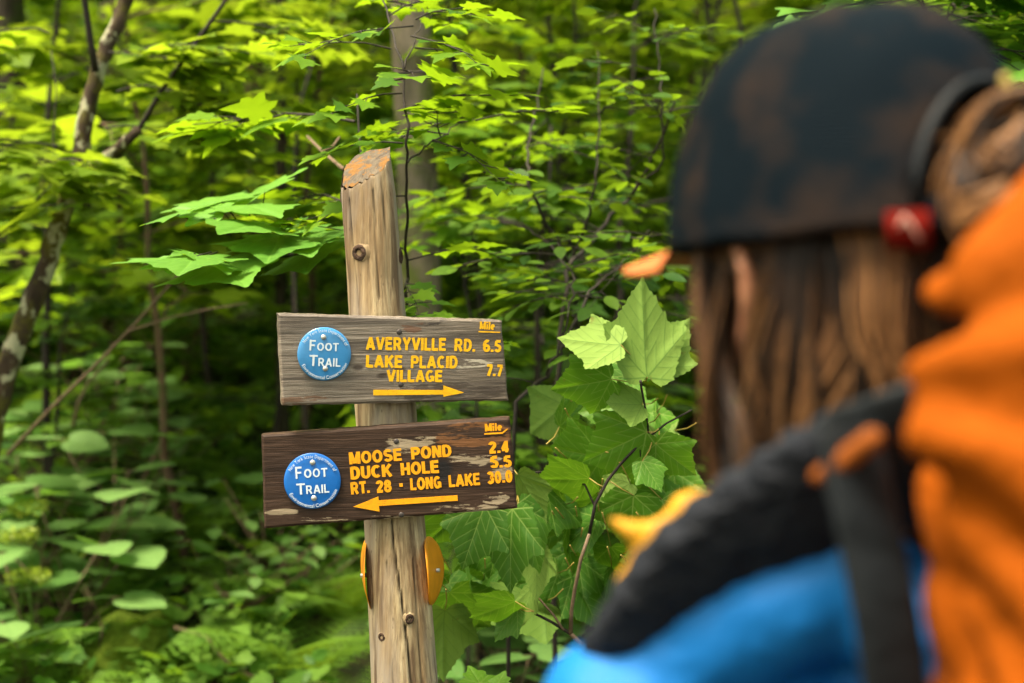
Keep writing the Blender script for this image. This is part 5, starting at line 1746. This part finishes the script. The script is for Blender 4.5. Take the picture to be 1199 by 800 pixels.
for k in range(24):
    a = k / 24 * 6.283; j.ball(cz + BRt * .062 * math.cos(a) + BF * .066 * math.sin(a), .018)
me = j.done('jacket', .007, M['jacket'], 8, lambda c: .0035 * noise.noise(Vector(c) * 16) + .002 * noise.noise(Vector(c) * 34))
link_mesh('jacket', me, PE)
t_ = Lumps()
for s_ in (-1, 1):
    t_.chain([Bw(s_ * .085, 0, .90), Bw(s_ * .10, .02, .47), Bw(s_ * .105, -.02, .13)], [.108, .072, .055])
t_.chain([Bw(-.05, 0, .90), Bw(.05, 0, .90)], [.118, .118])
link_mesh('trousers', t_.done('trousers', .009, M['trousers'], 8, lambda c: .005 * noise.noise(Vector(c) * 14)), PE)
for s_ in (-1, 1):
    k_ = Lumps(); k_.chain([Bw(s_ * .105, -.025, .15), Bw(s_ * .105, -.03, .06), Bw(s_ * .112, .06, .047), Bw(s_ * .118, .15, .04)], [.052, .050, .048, .040])
    for i in range(12): 
        t = i / 11; k_.ell(Bw(s_ * (.105 + .013 * t), -.05 + .21 * t, .015), (.046, .046, .015), Matrix.Identity(3), 2)
    link_mesh('boot', k_.done('boot', .006, M['boot'], 4), PE)

# --- scarf ends
s_ = Lumps()
for k in range(30):
    a = k / 30 * 6.283; s_.ball(cz + Vector((0, 0, .012)) + BRt * .060 * math.cos(a) + BF * .066 * math.sin(a), .012)
kn = P(806, 596, .86) - PEL
s_.ball(kn, .011, 3)
s_.chain([kn, P(788, 612, .86) - PEL, P(762, 628, .86) - PEL, P(740, 622, .86) - PEL, P(712, 606, .86) - PEL], [.008, .009, .010, .008, .004])
s_.chain([kn, P(792, 628, .86) - PEL, P(770, 655, .86) - PEL, P(745, 676, .86) - PEL, P(722, 684, .86) - PEL], [.008, .012, .015, .011, .005])
s_.chain([kn, (kn + cz + Vector((0, 0, .01))) / 2, cz + BF * .03 - BRt * .05], [.013, .013, .013])
link_mesh('scarf', s_.done('scarf', .004, M['scarf'], 16, lambda c: .002 * noise.noise(Vector(c) * 60)), PE)

# --- hair
def hair():
    g = np.random.default_rng(8); mb = MB()
    A_, B_ = .084, .103
    def strand(pts, r, tint, sides=4):
        pts = np.array([tuple(p) for p in pts]); n = len(pts)
        xs = np.linspace(0, n - 1, 14); q = np.column_stack([np.interp(xs, range(n), pts[:, k]) for k in range(3)])
        for _ in range(2): q[1:-1] = (q[:-2] + q[1:-1] * 2 + q[2:]) / 4
        mb.tube(q, np.linspace(r, r * .4, 14), sides, cap=False, tint=tint)
    locks = []
    for k in range(110):
        pc = g.uniform(152, 385)
        locks.append((pc, g.uniform(.80, 1.06), g.uniform(0, 6.28), g.uniform(.006, .020), np.clip(g.beta(.9, 1.5), .0, 1), g.uniform(.14, .21), g.normal(0, .022), g.uniform(5, 10)))
    for i in range(6000):
        pc, lay, ph0, am, tn, ln, drift, fr = locks[g.integers(0, len(locks))]
        jp = g.normal(0, 4.5); lay = lay + g.normal(0, .02)
        if 165 < pc + jp < 199 and lay > .84: continue                 # the ear shows here
        tint = np.clip(tn + g.normal(0, .10), 0, 1); ln = ln * g.uniform(.85, 1.05)
        pts = []
        for k in range(12):
            t = k / 11; phi = R(pc + jp * (1 - .65 * t)); x, y = A_ * math.cos(phi), B_ * math.sin(phi)
            q = lay * (1 + .07 * math.sin(math.pi * min(1, t * 1.1))) * (1 - .05 * t) * (.96 + .04 * min(1, t * 5))
            wv = am * min(1, t * 1.5) * math.sin(ph0 + t * fr); tx, ty = -math.sin(phi), math.cos(phi)
            pts.append(Hh(x * q + tx * (wv + drift * t), y * q + ty * (wv + drift * t), .012 - (ln + .012) * t))
        strand(pts, g.uniform(.0005, .0012), tint)
    # swept strands tucked round the ear
    for i in range(60):
        ph = R(g.uniform(158, 174)); ph2 = R(g.uniform(205, 250)); z = g.uniform(-.012, .004)
        strand([Hh(A_ * 1.0 * math.cos(ph), B_ * math.sin(ph), z + .006), Hh(A_ * 1.06 * math.cos((ph * 2 + ph2) / 3), B_ * 1.04 * math.sin((ph * 2 + ph2) / 3), z - .004), Hh(A_ * 1.05 * math.cos(ph2), B_ * 1.05 * math.sin(ph2), z - .03),
                Hh(A_ * 1.02 * math.cos(ph2 + .1), B_ * 1.02 * math.sin(ph2 + .1), z - .12)], g.uniform(.0004, .0008), g.uniform(.2, .8))
    for i in range(70):                       # flyaways
        phi = R(g.uniform(165, 330)); x, y = A_ * math.cos(phi), B_ * math.sin(phi); o1 = g.uniform(1.08, 1.28)
        strand([Hh(x * .98, y * .98, .0), Hh(x * 1.1, y * 1.06, -.04), Hh(x * o1 + g.normal(0, .008), y * 1.08, -.10), Hh(x * (o1 - .04) + g.normal(0, .012), y * 1.05, -.16), Hh(x * g.uniform(.95, 1.3), y * 1.02, -g.uniform(.15, .20))], .0004, g.uniform(.5, 1), 3)
    # gathered hair coming through the opening at the back, pony tail
    c0 = Hh(-.002, -.104, .036)
    for i in range(900):
        a = g.uniform(0, 6.283); r = math.sqrt(g.uniform(0, 1)); u, v = r * math.cos(a), r * math.sin(a)
        sx = Hh(.046 * u, -.088 - .012 * (1 - abs(u)), .036 + .034 * v)
        tie = Hh(-.004 + .010 * u, -.122 + .006 * g.normal(), .046 + .012 * v)
        out = Hh(.012 + .022 * u, -.140 - .008 * v, .052 + .026 * v)
        dn = Hh(.030 + .022 * u + g.normal(0, .004), -.132 + .008 * g.normal(), .0 + .01 * v)
        en = Hh(.045 + .02 * u, -.112 + .01 * g.normal(), -.06 - .04 * g.uniform())
        strand([sx, tie, out, dn, en], g.uniform(.0008, .0018), np.clip(.42 + .22 * math.sin(u * 7 + v * 3) + g.normal(0, .2), 0, 1))
    bc = Hh(-.002, -.138, .034)
    tws = [(Vector(g.normal(0, 1, 3)).normalized(), g.uniform(.016, .040), g.uniform(.1, .95), Vector(g.normal(0, .008, 3))) for _ in range(34)]
    for i in range(900):
        ax0, r, tn, of = tws[g.integers(0, len(tws))]
        ax_ = (ax0 + Vector(g.normal(0, .10, 3))).normalized(); u = ax_.orthogonal().normalized(); v = ax_.cross(u); a0 = g.uniform(0, 6.28); r = r * g.uniform(.8, 1.15)
        strand([bc + of + (u * math.cos(a0 + t) * (1 + .12 * math.sin(3 * t)) + v * math.sin(a0 + t) * .8) * r for t in np.linspace(0, g.uniform(1.8, 4.2), 9)], g.uniform(.0007, .0015), np.clip(tn + g.normal(0, .12), 0, 1))
    # scalp cover
    for i in range(500):
        phi = R(g.uniform(235, 305)); z = g.uniform(0, .085)
        k = math.sqrt(max(.1, 1 - (z / .15) ** 2)) * .97
        strand([Hh(A_ * k * math.cos(phi), B_ * k * math.sin(phi), z), Hh(A_ * .7 * math.cos(phi) * k, B_ * 1.02 * k * math.sin(R(270)) * .98, .04 + z * .3), c0], .0014, g.uniform(.05, .7))
    return mb.build('hair', M['hair'], PE)


hair()


# --- cap
def cap():
    A_, B_, H_ = .099, .130, .140
    th = .0025
    mb = MB(); nu, nv = 128, 40
    V = []; keep = {}
    for s in (0, 1):
        for jv in range(nv + 1):
            t = jv / nv * math.pi / 2; c = math.cos(t) ** .72; h = math.sin(t) ** .98
            for i in range(nu):
                ph = 2 * math.pi * i / nu
                pan = 1 - .010 * abs(math.cos(3 * ph)) ** 8 * (1 - c * .2)          # seams between six panels
                wr = 1 + .012 * noise.noise(Vector((math.cos(ph) * 3, math.sin(ph) * 3, h * 4)))
                k = pan * wr - s * th / .1
                dent = .004 * noise.noise(Vector((math.cos(ph) * 2, math.sin(ph) * 2, h * 2 + 5)))
                V.append(Hh(A_ * c * math.cos(ph) * k, B_ * c * math.sin(ph) * k, H_ * h - s * th * h + dent))
    N = nu * (nv + 1)
    def hole(i, jv):
        ph = (i + .5) / nu * 360; z = H_ * math.sin((jv + .5) / nv * math.pi / 2)
        a = (ph - 270) / 30
        return abs(a) < 1 and .014 < z < .014 + .066 * math.sqrt(1 - a * a)
    Q = []
    for jv in range(nv):
        for i in range(nu):
            if hole(i, jv): continue
            a, b_, c_, d_ = jv * nu + i, jv * nu + (i + 1) % nu, (jv + 1) * nu + (i + 1) % nu, (jv + 1) * nu + i
            Q.append((a, b_, c_, d_)); Q.append((N + a, N + d_, N + c_, N + b_))
            for (di, dj, e0, e1) in ((1, 0, b_, c_), (-1, 0, d_, a), (0, 1, c_, d_), (0, -1, a, b_)):
                jj = jv + dj
                if jj < 0 or (jj < nv and hole((i + di) % nu, jj)): Q.append((e1, e0, N + e0, N + e1))
    mb.add([tuple(v) for v in V], quads=Q)
    o = mb.build('cap', M['cap'], PE)
    # edging round the opening, sweatband rim
    ed = MB(); pts = []
    for k in range(41):
        a = -1 + 2 * k / 40; ph = R(270 + 30 * a); z = .014 + .066 * math.sqrt(max(0, 1 - a * a)); c = math.cos(math.asin(min(1, (z / H_)))) ** .72
        pts.append(Hh(A_ * c * math.cos(ph) * 1.005, B_ * c * math.sin(ph) * 1.005, z))
    ed.tube(pts, .0035, 8); ed.build('opening_trim', M['webbing'], o)
    bt = Lumps(); bt.ell(Hh(0, 0, H_ + .001), (.008, .008, .004), HROT, 2); link_mesh('button', bt.done('button', .001, M['cap'], 1), o)
    # little buckle at the top of the opening
    bk = Lumps(); bk.chain([Hh(.006, -.122, .080), Hh(.008, -.124, .072)], [.003, .0025]); link_mesh('toggle', bk.done('toggle', .0012, M['petiole'], 1), o)
    # bill
    bl = MB(); n, m = 40, 12; VV = []
    for s in (0, 1):
        for jv in range(m + 1):
            v = jv / m
            for i in range(n + 1):
                a = R(35 + 110 * i / n); x0, y0 = A_ * math.cos(a), B_ * math.sin(a)
                ext = .072 * math.sin(math.pi * i / n) ** .5
                x = x0 * (1 + .10 * v); y = y0 + ext * v
                VV.append(Hh(x, y, .004 - 2.2 * x * x * (.5 + v * .5) - .10 * ext * v + (.0035 if s == 0 else 0)))
    NN = (n + 1) * (m + 1); QQ = []
    for jv in range(m):
        for i in range(n):
            a = jv * (n + 1) + i
            QQ.append((a, a + 1, a + n + 2, a + n + 1)); QQ.append((NN + a, NN + a + n + 1, NN + a + n + 2, NN + a + 1))
    for i in range(n): a = m * (n + 1) + i; QQ.append((a, a + 1, NN + a + 1, NN + a))
    bl.add([tuple(v) for v in VV], quads=QQ); bl.build('bill', M['bill'], o)
    # red tag on the closing strap
    tg = MB(); VV = []
    for s in (0, 1):
        for k in range(7):
            ph = R(234 - 1.9 * k + 9); r = 1.035 - s * .02
            for z in (-.010, .010): VV.append(Hh(A_ * math.cos(ph) * r, B_ * math.sin(ph) * r, z))
    QQ = [(2 * k, 2 * k + 1, 2 * k + 3, 2 * k + 2) for k in range(6)] + [(14 + 2 * k, 14 + 2 * k + 2, 14 + 2 * k + 3, 14 + 2 * k + 1) for k in range(6)]
    QQ += [(2 * k, 2 * k + 2, 16 + 2 * k, 14 + 2 * k) for k in range(6)] + [(2 * k + 1, 15 + 2 * k, 17 + 2 * k, 2 * k + 3) for k in range(6)] + [(0, 14, 15, 1), (12, 13, 27, 26)]
    tg.add([tuple(v) for v in VV], quads=QQ); tgo = tg.build('tag', M['tagred'], o)
    mk = MB(); q = lambda a, z: Hh(A_ * math.cos(R(a)) * 1.042, B_ * math.sin(R(a)) * 1.042, z)
    mk.tube([q(240, -.006), q(237.5, .003), q(236, .007), q(234.5, .001)], .0009, 5); mk.build('tag_emblem', M['white_dim'], tgo)


M['white_dim'] = simple('white_dim', (.55, .35, .28), .6, .3, .05)
cap()

# ------------------------------------------------------------------ backpack
BP = empty('backpack', (Bw(0, -.2, 0) + PEL)[:]); BP.location.z = GZ + .95; BPL = BP.location.copy()
tag(BP, 'bulging orange backpack with dark padded straps on the back of the hiker', 'backpack')
Q_ = lambda x, y, d: P(x, y, d) - BPL
pk = Lumps()
ctr = P(1330, 600, .68)
pkx = Bw(.095, -.195, 0) + PEL
for z, r in ((.92, .12), (1.0, .135), (1.1, .14), (1.2, .14), (1.3, .135), (1.4, .12)):
    pk.ell(Vector((pkx.x + .015, pkx.y, z + GZ)) - BPL, (r, .085, .09), Matrix.Rotation(HY, 3, 'Z'), 3)
for z in np.arange(.98, 1.46, .05):
    c_ = P(1235, 400, .665); pk.ell(Vector((c_.x, c_.y + .005, z + GZ)) - BPL, (.058, .058, .06), Matrix.Identity(3), 3)
for z, r in ((1.42, .10), (1.465, .085)):
    pk.ell(Vector((.325, .705, z + GZ)) - BPL, (r, .075, .055), Matrix.Rotation(HY, 3, 'Z'), 3)
for a, b_, r0, r1 in (((1175, 316, .62), (1300, 280, .62), .025, .045), ((1112, 340, .66), (1190, 322, .64), .013, .02), ((1076, 430, .62), (1240, 412, .59), .012, .017),
                      ((1102, 502, .62), (1255, 592, .585), .016, .021), ((1128, 606, .62), (1255, 745, .585), .014, .019), ((1150, 715, .62), (1255, 880, .585), .015, .021),
                      ((1195, 460, .60), (1290, 500, .59), .014, .018), ((1185, 840, .63), (1230, 980, .62), .028, .03), ((1300, 280, .62), (1400, 330, .66), .045, .05)):
    pk.chain([Q_(*a), Q_(*b_)], [r0, r1])
fold = lambda c: (.007 * (1 - abs(math.sin((c[0] * .6 + c[2] * 1.0) * 36 + 3 * noise.noise(Vector(c) * 6)))) + .004 * noise.noise(Vector(c) * 22) - .003)
me = pk.done('pack_body', .006, M['pack'], 5, fold)
link_mesh('pack_body', me, BP)


def band(name, pts, wdt, th, mat, lat=None, parent=BP, ribs=0, prof=(1, 1, 1, 1)):
    """flat padded band along pts; lat = direction of its width"""
    pts = np.array([tuple(p) for p in pts]); n = len(pts); xs = np.linspace(0, n - 1, 60)
    q = np.column_stack([np.interp(xs, range(n), pts[:, k]) for k in range(3)])
    for _ in range(12): q[1:-1] = (q[:-2] + q[1:-1] * 2 + q[2:]) / 4
    T = np.gradient(q, axis=0); T /= np.linalg.norm(T, axis=1)[:, None]
    l = np.array(lat, float); mb = MB(); V = []; sd = 20
    for i in range(60):
        la = l - T[i] * l.dot(T[i]); la /= np.linalg.norm(la); nn = np.cross(T[i], la)
        e = 1 + (ribs * .05 * math.sin(i * 1.9))
        for k in range(sd):
            a = 2 * math.pi * k / sd; ca, sa = math.cos(a), math.sin(a)
            wd = wdt if not ribs else wdt * float(np.interp(i, [0, 10, 26, 34], prof))
            V.append(q[i] + la * wd * np.sign(ca) * abs(ca) ** .6 * (e if ribs else 1) + nn * th * np.sign(sa) * abs(sa) ** .8 * e)
    Qs = [(i * sd + k, i * sd + (k + 1) % sd, (i + 1) * sd + (k + 1) % sd, (i + 1) * sd + k) for i in range(59) for k in range(sd)]
    V += [q[0], q[-1]]
    Ts = [(60 * sd, (k + 1) % sd, k) for k in range(sd)] + [(60 * sd + 1, 59 * sd + k, 59 * sd + (k + 1) % sd) for k in range(sd)]
    mb.add(V, quads=Qs, tris=Ts)
    return mb.build(name, M[mat], parent)


lo = [P(*q) - BPL for q in SL]
lo += [Bw(-.13, .12, 1.18) + PEL - BPL, Bw(-.13, .10, 1.05) + PEL - BPL, Bw(-.15, -.10, .98) + PEL - BPL]
band('shoulder_strap', lo, .027, .013, 'pad', tuple(CU * .8 - CF * .45), ribs=1, prof=(1.5, 1.5, 1.0, .62))
band('shoulder_strap', [Bw(x, y, z) + PEL - BPL for x, y, z in ((.06, -.15, 1.36), (.09, -.05, 1.42), (.11, .06, 1.38), (.13, .13, 1.25), (.14, .11, 1.05), (.15, -.10, .98))], .033, .012, 'pad', tuple(BRt), ribs=1)
band('side_webbing', [Q_(995, 500, .675), Q_(1003, 560, .672), Q_(1022, 640, .668), Q_(1040, 730, .666), Q_(1055, 850, .668), Q_(1080, 1000, .68)], .0165, .004, 'webbing', (1, .2, 0))
band('strap_lifter', [Q_(1080, 470, .69), Q_(1030, 488, .70), Q_(985, 505, .715), Q_(930, 560, .735)], .012, .004, 'webbing', (0, -.3, 1))
tb = Lumps(); tb.chain([Q_(958, 558, .675), Q_(990, 538, .67), Q_(1022, 514, .66)], [.0045, .006, .006]); link_mesh('strap_tab', tb.done('strap_tab', .002, M['tab'], 2), BP)
# ------------------------------------------------------------------ light
w = bpy.data.worlds.new('World'); SC.world = w; w.use_nodes = True
nt = w.node_tree; nt.nodes.clear()
sky = nt.nodes.new('ShaderNodeTexSky'); sky.sky_type = 'NISHITA'; sky.sun_disc = False
SUN_EL, SUN_AZ = R(69), R(-118)         # azimuth measured from +Y towards +X
sky.sun_elevation = SUN_EL; sky.sun_rotation = SUN_AZ
sky.dust_density = 3.0; sky.air_density = 1.0; sky.ozone_density = .3
mx = nt.nodes.new('ShaderNodeMix'); mx.data_type = 'RGBA'; mx.blend_type = 'MULTIPLY'; mx.inputs[0].default_value = 1
mx.inputs[7].default_value = (1.0, .86, .56, 1)
bg = nt.nodes.new('ShaderNodeBackground'); bg.inputs[1].default_value = .15
wo = nt.nodes.new('ShaderNodeOutputWorld')
nt.links.new(sky.outputs[0], mx.inputs[6]); nt.links.new(mx.outputs[2], bg.inputs[0]); nt.links.new(bg.outputs[0], wo.inputs[0])
ld = bpy.data.lights.new('sun', 'SUN'); ld.energy = 3.2; ld.angle = R(20); ld.color = (1, .93, .78)
sun = bpy.data.objects.new('sun', ld); COL.objects.link(sun)
dv = Vector((math.sin(SUN_AZ) * math.cos(SUN_EL), math.cos(SUN_AZ) * math.cos(SUN_EL), math.sin(SUN_EL)))
sun.rotation_euler = dv.to_track_quat('Z', 'Y').to_euler()
vs = SC.view_settings
vs.view_transform = 'Standard'; vs.look = 'None'; vs.exposure = 1.95; vs.gamma = 1
cy = SC.cycles
cy.max_bounces = 7; cy.diffuse_bounces = 4; cy.glossy_bounces = 2; cy.transmission_bounces = 5; cy.transparent_max_bounces = 8
cy.use_denoising = True
cy.use_adaptive_sampling = True; cy.adaptive_threshold = .02
cy.sample_clamp_indirect = 4
try:
    cy.caustics_reflective = False; cy.caustics_refractive = False
except Exception: pass
